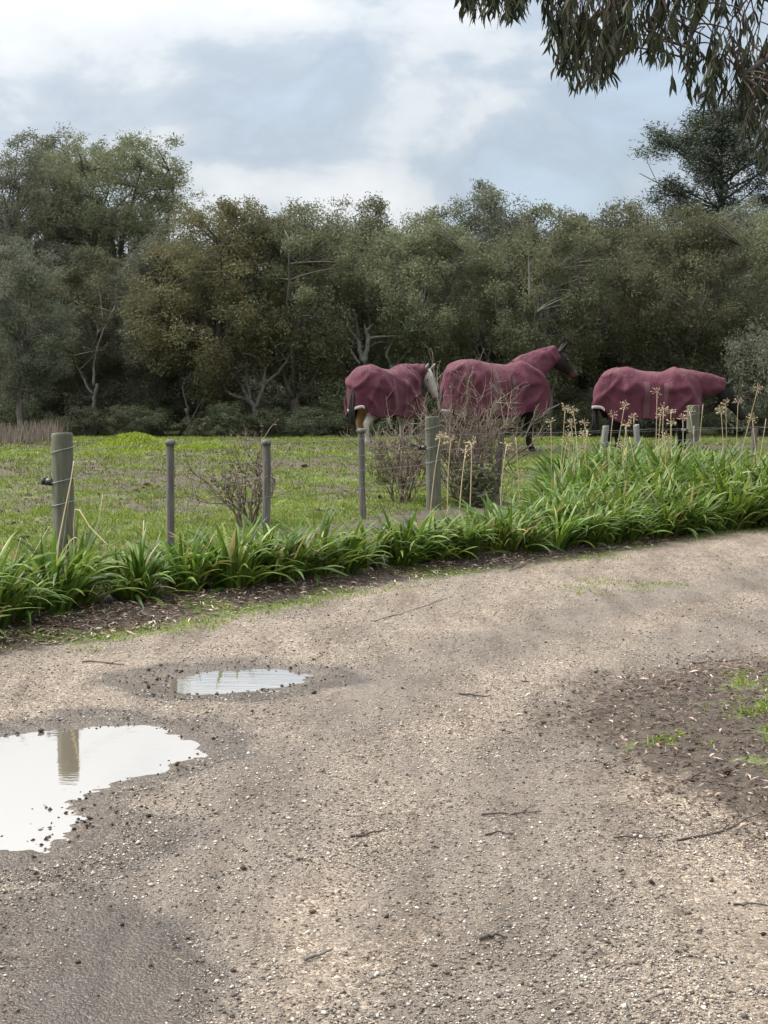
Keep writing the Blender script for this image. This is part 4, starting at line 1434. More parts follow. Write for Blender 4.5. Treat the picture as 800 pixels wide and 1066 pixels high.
def rug_mat():
    m, nt, b = new_mat('maroon_rug_cloth')
    p = opos(nt)
    n1 = noise_n(nt, p, 3.2, 6, 0.65, 0.5)
    n2 = noise_n(nt, p, 260, 2, 0.5)
    n3 = noise_n(nt, p, 18, 5, 0.7)
    c = mix_c(nt, ramp(nt, n1, [(0.35, 0.0), (0.7, 1.0)]), (0.068, 0.0175, 0.029), (0.104, 0.032, 0.046))
    sp = node(nt, 'ShaderNodeSeparateXYZ', {0: p})
    # dried mud rubbed over croup and back
    dst = math_n(nt, 'ADD', ramp(nt, sp.outputs[2], [(0.0, 0.0), (1.0, 0.0)]), math_n(nt, 'SUBTRACT', math_n(nt, 'MULTIPLY', math_n(nt, 'SUBTRACT', sp.outputs[2], 1.33), 1.2), math_n(nt, 'MULTIPLY', math_n(nt, 'MAXIMUM', math_n(nt, 'SUBTRACT', sp.outputs[2], 1.56), 0.0), 3.5)))
    dst = math_n(nt, 'ADD', dst, math_n(nt, 'MULTIPLY', math_n(nt, 'SUBTRACT', n1, 0.5), 1.2))
    dst = math_n(nt, 'ADD', dst, math_n(nt, 'MULTIPLY', math_n(nt, 'SUBTRACT', n3, 0.5), 0.5))
    c = mix_c(nt, ramp(nt, dst, [(0.12, 0.0), (0.5, 0.55)]), c, (0.165, 0.085, 0.075))
    c = mix_c(nt, math_n(nt, 'MULTIPLY', n3, 0.25), c, (0.09, 0.025, 0.04))
    setin(nt, b, Base_Color=c, Roughness=0.8)
    b.inputs['Specular IOR Level'].default_value = 0.18
    b.inputs['Sheen Weight'].default_value = 0.03
    b.inputs['Sheen Roughness'].default_value = 0.5
    mpw = node(nt, 'ShaderNodeMapping', {'Vector': p, 'Rotation': (0, 0.5, 0), 'Scale': (1.0, 1.0, 0.28)})
    n4 = noise_n(nt, mpw.outputs[0], 9.0, 3, 0.55, 0.8)
    bump(nt, b, n4, 0.04, 0.7)
    return m


M['coat'] = coat_mat()
M['rug'] = rug_mat()
M['rug_seam'] = plain('rug_seam', (0.085, 0.030, 0.038), 0.75, 0, 0.2)
M['binding'] = plain('grey_hem_binding', (0.42, 0.38, 0.37), 0.7, 0, 0.25)
M['eye'] = plain('horse_eye', (0.01, 0.007, 0.005), 0.1)
M['black_hair'] = plain('black_horse_hair', (0.014, 0.012, 0.011), 0.8)
M['pale_hair'] = plain('pale_horse_hair', (0.36, 0.34, 0.31), 0.6)

WHITE = dict(body=(0.48, 0.46, 0.43), leg=(0.40, 0.37, 0.33), hind=(0.40, 0.235, 0.12), hind_side=1, head=(0.21, 0.195, 0.175), muzzle=(0.17, 0.15, 0.14), nose=(0.18, 0.16, 0.15), hair=M['pale_hair'])
BAY = dict(body=(0.016, 0.010, 0.008), leg=(0.008, 0.007, 0.007), head=(0.013, 0.009, 0.008), muzzle=(0.050, 0.022, 0.015), nose=(0.012, 0.009, 0.008), hair=M['black_hair'])
BLACK = dict(body=(0.009, 0.008, 0.008), leg=(0.008, 0.007, 0.007), head=(0.009, 0.008, 0.008), muzzle=(0.012, 0.010, 0.009), nose=(0.012, 0.011, 0.011), hair=M['black_hair'])


def place_horses():
    y = 28.0
    horse('grey_horse', 'white-faced grey horse in a maroon rug turning its head, with tan hind legs', y, 402, 0.19, R(50),
          [(0.50, 0, 1.28), (0.72, 0, 1.36), (0.92, -0.06, 1.43), (1.06, -0.16, 1.46), (0.96, -0.50, 0.95)], 0, WHITE, 1, 0.97, [0.0, 0.1, -0.06, 0.10], hem=0.60, rear_hem=0.76)
    y = 26.6
    horse('bay_horse', 'dark bay horse in a dusty maroon rug holding its head up', y, 516, 0.19, R(20),
          [(0.48, 0, 1.30), (0.72, 0, 1.46), (0.95, 0, 1.60), (1.17, 0, 1.70), (1.53, -0.05, 1.28)], 0, BAY, 2, 1.03, [0.02, 0.12, -0.05, 0.08], hem=0.62, rear_hem=0.78)
    y = 27.2
    horse('black_horse', 'black horse in a plain maroon rug lowering its head behind dry stalks', y, 677, 0.10, R(4),
          [(0.52, 0, 1.22), (0.78, 0, 1.27), (1.05, 0, 1.28), (1.36, 0, 1.24), (1.74, -0.03, 0.66)], 0, BLACK, 3, 1.0, [-0.04, 0.14, -0.10, 0.12], hem=0.64, rear_hem=0.84)


place_horses()


# ------------------------------------------------------------------ strap-leaf plants along the road
def strap_mesh(seed, n=46, L=(0.40, 0.74), w=0.017, base_r=0.13):
    rng = np.random.default_rng(seed)
    az = rng.uniform(0, 2 * PI, n)
    r0 = base_r * np.sqrt(rng.random(n))
    th0 = R(86) - np.abs(rng.normal(0, R(22), n))
    droop = rng.uniform(R(28), R(132), n)
    Ls = rng.uniform(L[0], L[1], n)
    ww = w * rng.uniform(0.75, 1.3, n)
    K = 8
    pos_ = np.stack([r0 * np.cos(az), r0 * np.sin(az), np.zeros(n)], 1)
    side = np.stack([-np.sin(az), np.cos(az), np.zeros(n)], 1)
    tw = rng.normal(0, 0.5, n)
    rows = []
    ang = th0.copy()
    swing = rng.normal(0, 0.35, n)
    for k in range(K + 1):
        t = k / K
        wd = ww * min(1, 0.75 + t) * (1 - max(0, (t - 0.55) / 0.45) ** 1.8 * 0.96)
        a2 = az + swing * t
        d = np.stack([np.cos(a2) * np.cos(ang), np.sin(a2) * np.cos(ang), np.sin(ang)], 1)
        up = np.cross(d, side)
        sd_ = side * np.cos(tw * t)[:, None] + up * np.sin(tw * t)[:, None]
        dn = -np.abs(np.cross(sd_, d)) * 0
        nrm = np.cross(sd_, d)
        rows += [pos_ + sd_ * wd[:, None], pos_ - nrm * (wd * 0.35)[:, None], pos_ - sd_ * wd[:, None]]
        pos_ = pos_ + d * (Ls / K)[:, None]
        pos_[:, 2] = np.maximum(pos_[:, 2], 0.012)
        ang = th0 - droop * ((k + 1) / K) ** 1.6
    V = np.stack(rows, 1)
    nr = 3 * (K + 1)
    f = []
    for k in range(K):
        f += [[3 * k, 3 * k + 1, 3 * k + 4, 3 * k + 3], [3 * k + 1, 3 * k + 2, 3 * k + 5, 3 * k + 4]]
    F = (np.arange(n)[:, None, None] * nr + np.array(f)[None]).reshape(-1, 4)
    return np_mesh('strap_leaf_plant', V.reshape(-1, 3), F, [M['strap']], True)


def stalk_meshes(seed, h, head=True, bare=False):
    rng = np.random.default_rng(seed)
    mb = MB()
    lean = rng.normal(0, 0.10, 2) * h
    p = bez((0, 0, 0), (lean[0], lean[1], h), np.array([rng.normal(0, .03), rng.normal(0, .03), 0]), 9)
    mb.tube(p, np.linspace(0.0060, 0.0040, 9), 6)
    st = mb.mesh('flower_stalk', M['straw'], True)
    if not head:
        return st, None
    hb = MB()
    c = p[-1]
    for k in range(rng.integers(14, 26)):
        d = rng.normal(size=3)
        d[2] = d[2] * 0.7 + 0.25
        d /= np.linalg.norm(d)
        e = c + d * rng.uniform(0.035, 0.062)
        hb.tube(np.array([c, e]), np.array([0.0016, 0.0012]), 4)
        hb.tube(np.array([e - d * 0.004, e + d * 0.006, e + d * 0.018]), np.array([0.003, 0.0065, 0.0015]), 5)
    return st, hb.mesh('seed_head', M['pod'], True)


PLANTS = []


def strap_plants():
    rng = random.Random(5)
    meshes = [strap_mesh(100 + i, n=76 + 5 * i) for i in range(6)]
    # front line of the bed
    fl = [gp(x, y, 0.03)[:2] for x, y in [(-90, 678), (0, 654), (65, 641), (150, 626), (250, 615), (350, 601), (430, 589), (520, 580), (600, 571), (700, 556), (800, 545), (900, 536)]]
    depth = [0.42, 0.45, 0.45, 0.42, 0.42, 0.42, 0.42, 0.40, 0.60, 1.5, 3.1, 4.0]
    fl = np.array(fl)
    acc = np.concatenate([[0], np.cumsum(np.hypot(*np.diff(fl, axis=0).T))])
    fn = np.diff(fl, axis=0)
    n = 0
    for s in np.arange(0, acc[-1], np.float64(0.22)):
        p = np.array([np.interp(s, acc, fl[:, 0]), np.interp(s, acc, fl[:, 1])])
        k = min(int(np.searchsorted(acc, s)), len(fn))
        d = fn[max(0, k - 1)]
        d = d / np.linalg.norm(d)
        nv = np.array([-d[1], d[0]])
        dp = np.interp(s, acc, depth)
        off = 0.10
        while off < dp + 0.05:
            q = p + nv * (off + rng.uniform(-0.1, 0.1)) + d * rng.uniform(-0.13, 0.13)
            if s < 3.6 and rng.random() < 0.06 and off > 0.2:
                off += 0.36
                continue
            z = zt(*q)
            sc = rng.uniform(0.80, 1.08) * np.interp(s, [0, 2.5, 4.0, 6.0, 8.0, 10.0], [0.98, 0.92, 0.82, 0.78, 0.86, 1.10])
            if rng.random() < 0.1:
                sc *= 0.75
            o = obj('strap_leaf_plant', meshes[rng.randrange(6)], None, (q[0], q[1], z - 0.02), (rng.uniform(-.08, .08), rng.uniform(-.08, .08), rng.uniform(0, 6.28)), sc)
            row = 'front' if off < 0.25 else 'inner'
            if s < 3.6:
                lab = 'small green strap-leaf plant along the litter edge near the thick round post'
            elif row == 'front':
                lab = 'green strap-leaf plant in the front line beside the gravel track'
            else:
                lab = 'green strap-leaf plant deep in the dense bed before the fence'
            tag(o, lab, 'plant', 'strap-leaf plants bordering the gravel track')
            PLANTS.append((o, q, z, sc))
            off += 0.42
            n += 1
    return n


strap_plants()


def stalks():
    rng = random.Random(9)
    # picture column of the foot, top row, foot depth
    spec = [(578, 424, 17.0), (600, 428, 17.2), (593, 441, 16.8), (607, 447, 17.6), (562, 440, 17.2), (640, 423, 17.3), (634, 433, 17.8), (641, 442, 17.1), (664, 434, 17.6), (669, 455, 17.0),
            (686, 408, 17.4), (681, 433, 17.9), (690, 426, 17.2), (704, 440, 18.0), (708, 436, 17.3), (735, 421, 17.5), (742, 428, 17.9), (749, 420, 18.2), (757, 427, 17.4), (767, 404, 17.6), (768, 418, 18.2),
            (791, 419, 18.0), (798, 436, 17.5), (652, 462, 16.4), (621, 440, 18.0), (584, 452, 16.4), (612, 452, 17.0), (730, 443, 18.3), (700, 455, 16.6), (570, 458, 16.2), (660, 444, 18.2), (625, 452, 16.6), (712, 428, 17.9), (778, 436, 17.9),
            (437, 458, 14.0), (418, 455, 14.2), (466, 470, 13.9), (455, 462, 14.6), (500, 462, 15), (527, 455, 15.3)]
    for i, (px, ty, y) in enumerate(spec):
        t = at(px, ty, y)
        # nearest plant carries it
        k = min(range(len(PLANTS)), key=lambda q: (PLANTS[q][1][0] - t[0]) ** 2 + (PLANTS[q][1][1] - y) ** 2)
        o, q, z, sc = PLANTS[k]
        h = t[2] - z
        if h < 0.4:
            continue
        st, hd = stalk_meshes(300 + i, h, i % 6 != 3)
        inv = (Matrix.Translation(o.location) @ o.rotation_euler.to_matrix().to_4x4() @ Matrix.Diagonal((sc, sc, sc, 1))).inverted()
        jx, jy = rng.uniform(-.06, .06), rng.uniform(-.06, .06)
        w = Matrix.Translation((t[0] * .65 + q[0] * .35 + jx, y * .65 + q[1] * .35 + jy, z)) @ Matrix.Rotation(rng.uniform(0, 6.28), 4, 'Z')
        so = obj('flower_stalk', st, o)
        so.matrix_local = inv @ w
        if hd:
            obj('seed_head', hd, so)
    # bent, bleached stalks around the thick post
    for i, L in enumerate([[(60, 575, 10.0), (66, 540, 10.1), (74, 500, 10.15), (77, 480, 10.2)], [(25, 600, 9.9), (42, 565, 9.9), (52, 548, 9.9)], [(97, 580, 10.6), (103, 545, 10.6), (107, 515, 10.7)],
                           [(78, 533, 10.3), (95, 550, 10.2), (113, 568, 10.1)], [(147, 590, 10.8), (149, 560, 10.8), (150, 542, 10.9)], [(68, 580, 10.0), (74, 563, 10), (82, 562, 10), (81, 590, 10)], [(12, 600, 9.5), (18, 575, 9.5), (22, 560, 9.5)]]):
        P = np.array([at(*p) for p in L])
        k = min(range(len(PLANTS)), key=lambda q: (PLANTS[q][1][0] - P[0][0]) ** 2 + (PLANTS[q][1][1] - P[0][1]) ** 2)
        o, q, z, sc = PLANTS[k]
        P = np.vstack([[P[0][0] * .7 + q[0] * .3, P[0][1] * .7 + q[1] * .3, z], P])
        mb = MB()
        mb.tube(smooth_path(P, 12), np.linspace(0.006, 0.0035, 12), 5)
        so = obj('flower_stalk', mb.mesh('flower_stalk', M['straw'], True), o)
        so.matrix_local = (Matrix.Translation(o.location) @ o.rotation_euler.to_matrix().to_4x4() @ Matrix.Diagonal((sc, sc, sc, 1))).inverted()


stalks()


# ------------------------------------------------------------------ bare shrubs behind the fence
def twiggy(name, label, px, y, w, h, nst, seed, leaf=0, leafm='leaf_rust', pale=False, upward=0.6, sub=3):
    rng = np.random.default_rng(seed)
    x = at(px, 500, y)[0]
    g = zt(x, y)
    r = tree_root(name, label, 'shrub')
    r.location = (float(x), y, g)
    tb = MB()
    tips = []

    def grow(p, d, L, rad, dep):
        n = 6
        pts = [p]
        for k in range(n):
            d = d + rng.normal(0, 0.16, 3) + np.array([0, 0, 0.07 * upward])
            d /= np.linalg.norm(d)
            pts.append(pts[-1] + d * L / n)
        tb.tube(np.array(pts), np.linspace(rad, max(rad * 0.45, 0.0016), n + 1), 4 if dep else 5, cap=False)
        tips.extend(pts[3:])
        if dep < sub:
            for q in range(rng.integers(3, 5)):
                k = rng.integers(2, n + 1)
                nd = d + rng.normal(0, 0.55, 3)
                nd[2] += 0.15
                grow(pts[k], nd / np.linalg.norm(nd), L * rng.uniform(0.42, 0.7), rad * 0.62, dep + 1)
    for q in range(nst):
        a = rng.uniform(0, 2 * PI)
        o = np.array([math.cos(a), math.sin(a) * 0.7, 0]) * rng.uniform(0.02, 0.16) * w
        sp = rng.uniform(0.1, 1.0)
        d = np.array([math.cos(a) * sp * w / h * 0.9, math.sin(a) * sp * w / h * 0.6, 1.0])
        grow(o - np.array([0, 0, 0.05]), d / np.linalg.norm(d), h * rng.uniform(0.45, 0.72), 0.011, 0)
    obj('branches', tb.mesh('branches', M['twig']), r)
    if leaf:
        T = np.array(tips)
        C = T[rng.integers(0, len(T), leaf)] + rng.normal(0, 0.015, (leaf, 3))
        v, f = diamonds(rng, C, 0.035, 0.016, 0.1)
        obj('foliage', np_mesh('foliage', v, f, [M[leafm]]), r)
    return r


twiggy('bare_shrub', 'small bare brown shrub between the two thin grey posts', 258, 14.6, 0.62, 0.95, 15, 1, 420, 'red_litter', sub=2)
twiggy('twiggy_bush', 'tangled grey leafless bush behind the middle thick post', 487, 17.6, 1.0, 1.38, 32, 2, 300, 'red_litter', sub=3)
twiggy('twiggy_bush', 'low tangled twiggy bush at the hooves of the grey horse', 418, 17.3, 0.72, 1.05, 19, 3, 260, 'red_litter', sub=3)


def leafy_weed(px, y, w, h, n, seed, label, matk='weed', L=0.11, W=0.045):
    rng = np.random.default_rng(seed)
    x = at(px, 500, y)[0]
    g = zt(x, y)
    r = tree_root('leafy_shrub', label, 'shrub')
    r.location = (float(x), y, g)
    u = rng.normal(0, 1, (n, 3))
    u /= np.linalg.norm(u, axis=1)[:, None]
    P = u * (rng.random(n) ** 0.4)[:, None] * np.array([w, w * 0.7, h * 0.55]) + np.array([0, 0, h * 0.5])
    P[:, 2] = np.maximum(P[:, 2], 0.02)
    v, f = diamonds(rng, P, L, W, -0.2)
    tb = MB()
    for k in range(16):
        tb.tube(bez((0, 0, -0.03), P[rng.integers(n)], rng.normal(0, 0.03, 3), 5), np.linspace(0.008, 0.003, 5), 4)
    obj('stems', tb.mesh('stems', M['twig']), r)
    obj('foliage', np_mesh('foliage', v, f, [M[matk]]), r)


leafy_weed(495, 17.0, 0.30, 0.50, 420, 3, 'broad-leaved green shrub at the foot of the tangled bush', 'leaf_olive', 0.11, 0.035)
leafy_weed(397, 20.0, 0.20, 0.50, 260, 4, 'yellow-green weed beside the hind legs of the grey horse', 'weed', 0.08, 0.035)


def reeds():
    rng = np.random.default_rng(12)
    for px, y, w in ((8, 29.5, 0.55), (30, 30.5, 0.5), (52, 31.0, 0.3), (-18, 29.5, 0.5)):
        x = at(px, 460, y)[0]
        g = zt(x, y)
        n = 240
        az = rng.uniform(0, 2 * PI, n)
        b = np.column_stack([rng.normal(0, w * .55, n), rng.normal(0, .25, n), np.zeros(n)])
        h = rng.uniform(0.18, 0.48, n)
        tip = b + np.column_stack([rng.normal(0, .09, n), rng.normal(0, .09, n), h])
        s = np.column_stack([np.cos(az), np.sin(az), 0 * az]) * 0.008
        V = np.stack([b + s, b - s, tip - s * .3, tip + s * .3], 1).reshape(-1, 3)
        o = obj('reed_clump', np_mesh('reed_clump', V, np.arange(4 * n).reshape(-1, 4), [M['reed']]), None, (x, y, g))
        tag(o, 'dry pinkish-brown reeds at the far paddock edge under the tall gums', 'reeds', 'dry reeds at the paddock edge')


reeds()


# ------------------------------------------------------------------ grass, moss, litter, gravel
def scatter_view(rng, n, y0, y1, power=1.0, margin=1.12):
    """points inside the ground the camera can see between depths y0 and y1"""
    y = y0 * (y1 / y0) ** (rng.random(n) ** power)
    x = rng.uniform(-1, 1, n) * (400 / FPX * margin * y + 0.2)
    return np.stack([x, y], 1)


def blades(rng, P, z, L, W, lean=0.5):
    n = len(P)
    az = rng.uniform(0, 2 * PI, n)
    b = np.column_stack([P, z - 0.004])
    ln = np.abs(rng.normal(0, lean, n)) + 0.1
    d = np.column_stack([np.cos(az) * ln, np.sin(az) * ln, np.ones(n)])
    d /= np.linalg.norm(d, axis=1)[:, None]
    a2 = rng.uniform(0, 2 * PI, n)
    s = np.column_stack([np.cos(a2), np.sin(a2), 0 * a2]) * (W / 2)[:, None]
    m = b + d * (L * 0.55)[:, None]
    t = b + d * L[:, None] + np.column_stack([np.cos(az), np.sin(az), -0.6 * np.ones(n)]) * (L * 0.18 * ln)[:, None]
    return np.stack([b + s, b - s, t, m + s * 0.9], 1).reshape(-1, 3), np.arange(4 * n).reshape(-1, 4)


def grass():
    rng = np.random.default_rng(21)
    # paddock
    for name, lab, cnt, mat, kind in (('grass', 'short patchy green grass of the paddock', 330000, M['grass'], 'green'), ('dry_grass', 'dry brown grass stubble of the paddock', 90000, M['dry_grass'], 'dry')):
        P = scatter_view(rng, cnt, 10.0, 39.0, 0.85)
        P = P[seg_sd(P, FENCE) < 0.25]
        A = ground_attrs(P)['green'] + 0.9 * fbm(P, 5.5, 3, 61)
        keep = (A > 0.46 + rng.uniform(-.15, .15, len(P))) if kind == 'green' else (A < 0.55)
        P, A = P[keep], A[keep]
        z = height(P)
        k = np.clip(P[:, 1] / 14, 1, 2.2)
        L = rng.uniform(0.02, 0.055, len(P)) * (0.75 + 0.5 * np.clip(A, 0, 1)) * np.sqrt(k)
        W = rng.uniform(0.006, 0.011, len(P)) * k
        v, f = blades(rng, P, z, L, W, 0.7)
        tag(obj(name, np_mesh(name, v, f, [mat])), lab, None, None, 'stuff')
    # bright weeds on the mound
    n = 5200
    c = rng.normal(0, 1, (n, 2))
    P = np.vstack([np.array(MOUND) + c[:3900] * np.array([0.42, 0.6]), np.array(MOUND2) + c[3900:] * np.array([0.24, 0.35])])
    v, f = blades(rng, P, height(P), rng.uniform(0.03, 0.09, n), rng.uniform(0.015, 0.03, n), 0.9)
    tag(obj('weeds', np_mesh('weeds', v, f, [M['mound_weed']])), 'bright green low weeds covering the little mound', None, None, 'stuff')
    # taller tufts in the paddock
    P0 = scatter_view(rng, 260, 11.5, 30)
    P0 = P0[(seg_sd(P0, FENCE) < -0.2)]
    P = np.repeat(P0, 34, 0) + rng.normal(0, 0.06, (len(P0) * 34, 2))
    v, f = blades(rng, P, height(P), rng.uniform(0.05, 0.14, len(P)), rng.uniform(0.006, 0.012, len(P)), 0.6)
    tag(obj('tall_grass', np_mesh('tall_grass', v, f, [M['grass']])), 'taller green grass tufts dotted over the paddock', None, None, 'stuff')
    # moss and short grass along the road edge and in the dirt patch
    P = scatter_view(rng, 230000, 5.0, 20.0, 0.9)
    P = P[seg_sd(P, FENCE) > -0.3]
    ga = ground_attrs(P)
    keep = (ga['green'] + 0.6 * fbm(P, 5.0, 3, 62) > 0.60 + rng.uniform(-.12, .2, len(P)))
    P = P[keep]
    L = rng.uniform(0.010, 0.034, len(P)) * (1 + 0.9 * (poly_sd(P, PATCH) > 0.1))
    v, f = blades(rng, P, height(P), L, rng.uniform(0.004, 0.009, len(P)), 0.9)
    tag(obj('verge_grass', np_mesh('verge_grass', v, f, [M['weed']])), 'short bright grass along the edges of the gravel track', None, None, 'stuff')


grass()


def flakes(rng, P, L, W, lift=0.004, tilt=0.35):
    n = len(P)
    z = height(P) + lift + np.abs(rng.normal(0, 0.006, n))
    C = np.column_stack([P, z])
    az = rng.uniform(0, 2 * PI, n)
    d = np.column_stack([np.cos(az), np.sin(az), rng.normal(0, tilt, n) * 0.6])
    d /= np.linalg.norm(d, axis=1)[:, None]
    s = np.column_stack([-np.sin(az), np.cos(az), rng.normal(0, tilt, n)])
    s /= np.linalg.norm(s, axis=1)[:, None]
    up = np.array([0, 0, 1.0])
    cr = (L * rng.uniform(0.0, 0.14, n))[:, None] * up
    return np.stack([C - d * (L / 2)[:, None], C + s * (W / 2)[:, None] + cr, C + d * (L / 2)[:, None], C - s * (W / 2)[:, None] + cr], 1).reshape(-1, 3), np.arange(4 * n).reshape(-1, 4)


def litter():
    rng = np.random.default_rng(31)
    # strip between plants and road
    P = scatter_view(rng, 85000, 8.0, 17.5)
    e = seg_sd(P, EDGE)
    P = P[(e < 0.10) & (seg_sd(P, FENCE) > 0.1) & (np.abs(e + 0.35 + 0.2 * fbm(P, 1.5, 3, 71)) < rng.exponential(0.24, len(P)) + 0.12)]
    v, f = flakes(rng, P, rng.uniform(0.02, 0.09, len(P)), rng.uniform(0.006, 0.016, len(P)))
    tag(obj('leaf_litter', np_mesh('leaf_litter', v, f, [M['litter']])), 'dry fallen leaves and bark along the plants', None, None, 'stuff')
    # dirt patch
    n = 12000
    c = PATCH.min(0), PATCH.max(0)
    P = rng.uniform(c[0] - 0.5, c[1] + 0.5, (n * 3, 2))
    P = P[(poly_sd(P, PATCH) + 0.2 * fbm(P, 4, 3, 72) > rng.normal(-0.12, 0.16, len(P))) & (P[:, 0] < 3.5)]
    v, f = flakes(rng, P, rng.uniform(0.008, 0.05, len(P)), rng.uniform(0.004, 0.011, len(P)))
    pl = P[rng.random(len(P)) < 0.10]
    v2, f2 = flakes(rng, pl, rng.uniform(0.02, 0.06, len(pl)), rng.uniform(0.006, 0.014, len(pl)), 0.006)
    tag(obj('leaf_litter', np_mesh('leaf_litter', v2, f2, [M['litter']])), 'pale fallen leaves over the dirt patch', None, None, 'stuff')
    tag(obj('bark_litter', np_mesh('bark_litter', v, f, [M['red_litter']])), 'dark bark litter over the dirt patch', None, None, 'stuff')
    # thin litter on the road, thicker near the patch and far on the bend
    P = scatter_view(rng, 2600, 4.0, 15.0)
    keep = seg_sd(P, EDGE) > 0.1
    P = P[keep]
    q = np.array([gp(760, 585)[0], gp(760, 585)[1]])
    P = np.vstack([P, q + rng.normal(0, 1, (2200, 2)) * np.array([0.9, 0.7]), gp(660, 850)[:2] + rng.normal(0, 1, (520, 2)) * np.array([0.40, 0.32])])
    ok = np.max([poly_sd(P, k) for k in PUD], 0) < -0.05
    P = P[ok]
    v, f = flakes(rng, P, rng.uniform(0.010, 0.045, len(P)), rng.uniform(0.003, 0.009, len(P)), 0.003, 0.25)
    tag(obj('road_litter', np_mesh('road_litter', v, f, [M['red_litter']])), 'scattered bark flakes on the gravel track', None, None, 'stuff')


litter()

OCT_V = np.array([[1, 0, 0], [0, 1, 0], [-1, 0, 0], [0, -1, 0], [0, 0, 1], [0, 0, -1]], float)
OCT_F = np.array([[0, 1, 4], [1, 2, 4], [2, 3, 4], [3, 0, 4], [1, 0, 5], [2, 1, 5], [3, 2, 5], [0, 3, 5]])
CUB_V = np.array([[x, y, z] for z in (-1, 1) for x, y in ((-1, -1), (1, -1), (1, 1), (-1, 1))], float)


def stones(rng, P, r, sink=0.25):
    n = len(P)
    z = height(P) + r * (0.62 - sink)
    sc = rng.uniform(0.6, 1.3, (n, 1, 3)) * np.array([1, 1, 0.62])
    v = OCT_V[None] * sc + rng.normal(0, 0.16, (n, 6, 3))
    a = rng.uniform(0, 2 * PI, n)
    b = rng.normal(0, 0.4, n)
    ca, sa = np.cos(a)[:, None], np.sin(a)[:, None]
    x, y = v[..., 0] * ca - v[..., 1] * sa, v[..., 0] * sa + v[..., 1] * ca
    zz = v[..., 2] + x * b[:, None] * 0.5
    v = np.stack([x, y, zz], -1) * r[:, None, None] + np.column_stack([P, z])[:, None]
    f = np.arange(n)[:, None, None] * 6 + OCT_F[None]
    return v.reshape(-1, 3), f.reshape(-1, 3)


def gravel():
    rng = np.random.default_rng(41)
    P = scatter_view(rng, 260000, 3.3, 12.5, 1.15)
    e = seg_sd(P, EDGE)
    pt = poly_sd(P, PATCH)
    pd = np.max([poly_sd(P, k) for k in PUD], 0)
    tr = ground_attrs(P)['track']
    keep = (e > -0.05) & (pt < 0.0) & (pd < -0.10) & (rng.random(len(P)) > 0.10 + 0.40 * tr + 0.6 * sstep(poly_sd(P, WETP) + 0.15 * fbm(P, 4, 3, 83), -0.15, 0.2)) & (fbm(P, 1.6, 3, 81) > rng.normal(-0.25, 0.25, len(P)))
    P = P[keep]
    r = np.clip(rng.lognormal(math.log(0.0028), 0.45, len(P)), 0.0014, 0.011)
    v, f = stones(rng, P, r)
    tag(obj('gravel', np_mesh('gravel', v, f, [M['stone']])), 'loose pale gravel on the track', None, None, 'stuff')
    # dark clods around the puddles and the dirt patch
    Q = []
    for k in PUD:
        c0, c1 = k.min(0) - 0.6, k.max(0) + 0.6
        q = rng.uniform(c0, c1, (9000, 2))
        d = poly_sd(q, k)
        Q.append(q[(d < 0.03) & (d > -np.abs(rng.normal(0, 0.14, len(q)))) & (rng.random(len(q)) < 0.26)])
    mudc = gp(35, 852)[:2] + rng.normal(0, 1, (150, 2)) * np.array([0.26, 0.16])
    Q.append(mudc)
    c0, c1 = PATCH.min(0) - 0.7, PATCH.max(0) + 0.7
    q = rng.uniform(c0, c1, (5000, 2))
    d = poly_sd(q, PATCH)
    Q.append(q[(d < 0.5) & (d > -np.abs(rng.normal(0, 0.28, len(q)))) & (rng.random(len(q)) < 0.5)])
    Q.append(scatter_view(rng, 260, 3.7, 11))
    F = scatter_view(rng, 1500, 11, 34)
    F = F[(seg_sd(F, FENCE) < -0.2) & (fbm(F, 0.8, 3, 95) > 0.05)]
    v, f = stones(rng, F, np.clip(rng.lognormal(math.log(0.022), 0.5, len(F)), 0.008, 0.07), 0.2)
    tag(obj('dirt_clods', np_mesh('dirt_clods', v, f, [M['clod']])), 'dark clods of earth and dung over the paddock', None, None, 'stuff')
    Q = np.vstack(Q)
    Q = Q[(seg_sd(Q, EDGE) > 0) & (Q[:, 0] < 3.6) & (Q[:, 0] > -3.6)]
    r = np.clip(rng.lognormal(math.log(0.0055), 0.5, len(Q)), 0.002, 0.024)
    r = np.where(poly_sd(Q, PUD[0]) > 0.06, rng.uniform(0.004, 0.0125, len(Q)), r)
    v, f = stones(rng, Q, r, 0.2)
    tag(obj('dirt_clods', np_mesh('dirt_clods', v, f, [M['clod']])), 'dark crumbs of earth and stones on the track', None, None, 'stuff')


gravel()


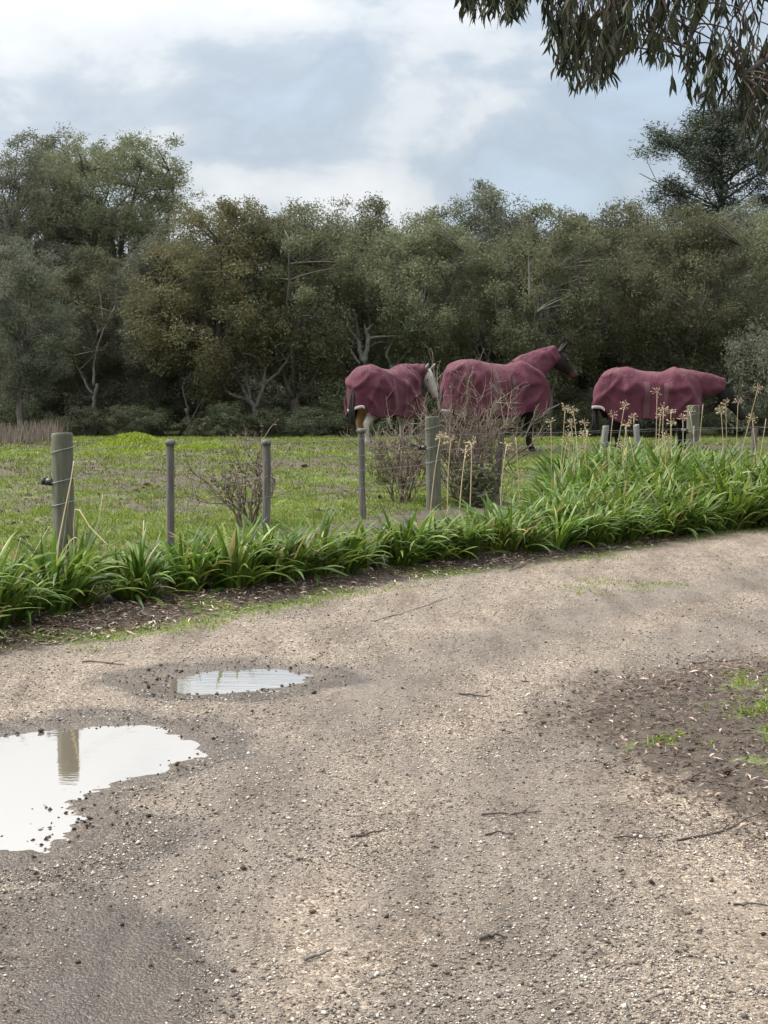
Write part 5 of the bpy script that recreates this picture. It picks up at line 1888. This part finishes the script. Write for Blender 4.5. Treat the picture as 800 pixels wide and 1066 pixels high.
def twigs():
    rng = np.random.default_rng(51)
    spec = [((502, 849), (564, 847), 'longest straight twig lying on the pale gravel'), ((366, 871), (400, 865), 'short thick brown twig on the gravel below the small puddle'),
            ((722, 693), (772, 688), 'curved twig at the back edge of the dirt patch'), ((478, 724), (512, 727), 'thin twig on the gravel in front of the small puddle'),
            ((505, 870), (535, 869), 'thin twig just below the longest twig'), ((640, 874), (700, 869), 'thin dark twig among bark flakes'), ((705, 876), (790, 850), 'long dark twig running off the dirt patch'),
            ((500, 981), (528, 978), 'small dark twig on the bottom gravel'), ((710, 818), (735, 810), 'small twig inside the dirt patch'), ((318, 1002), (348, 990), 'pale twig on the muddy tyre marks'),
            ((765, 943), (800, 942), 'flat twig on the gravel at the frame edge'), ((85, 690), (130, 693), 'twig at the muddy strip behind the large puddle'), ((605, 745), (640, 741), 'pale twig at the tip of the dirt patch'),
            ((390, 648), (470, 622), 'bent pale stick leaning out of the strap-leaf plants'), ((530, 596), (575, 574), 'bare stick lying at the foot of the plants')]
    for a, b, lab in spec:
        A, B = gp(*a), gp(*b)
        n = 7
        t = np.linspace(0, 1, n)[:, None]
        p = A + (B - A) * t + rng.normal(0, 0.003, (n, 3))
        p[:, 1] += 0.02 * np.sin(PI * t[:, 0]) * rng.uniform(-1, 1)
        L = np.linalg.norm(B - A)
        rad = 0.003 + 0.004 * rng.random()
        p[:, 2] = height(p[:, :2]) + rad * 0.8 + np.abs(rng.normal(0, 0.004, n))
        mb = MB()
        mb.tube(smooth_path(p, 14), np.linspace(rad, rad * 0.45, 14), 6)
        k = rng.integers(2, 5)
        e = p[k] + (B - A) * 0.2 + np.array([0, rng.choice([-1, 1]) * 0.05, 0.012])
        if L > 0.2:
            mb.tube(bez(p[k], e, np.zeros(3), 4), np.linspace(rad * 0.6, 0.0015, 4), 5)
        c = p.mean(0)
        me = mb.mesh('twig', M['pale_bark'] if 'pale' in lab and 'on the pale' not in lab else M['dark_bark'], True)
        me.transform(Matrix.Translation(-Vector(c)))
        tag(obj('twig', me, None, c), lab, 'twig', 'fallen twigs on the track')


twigs()
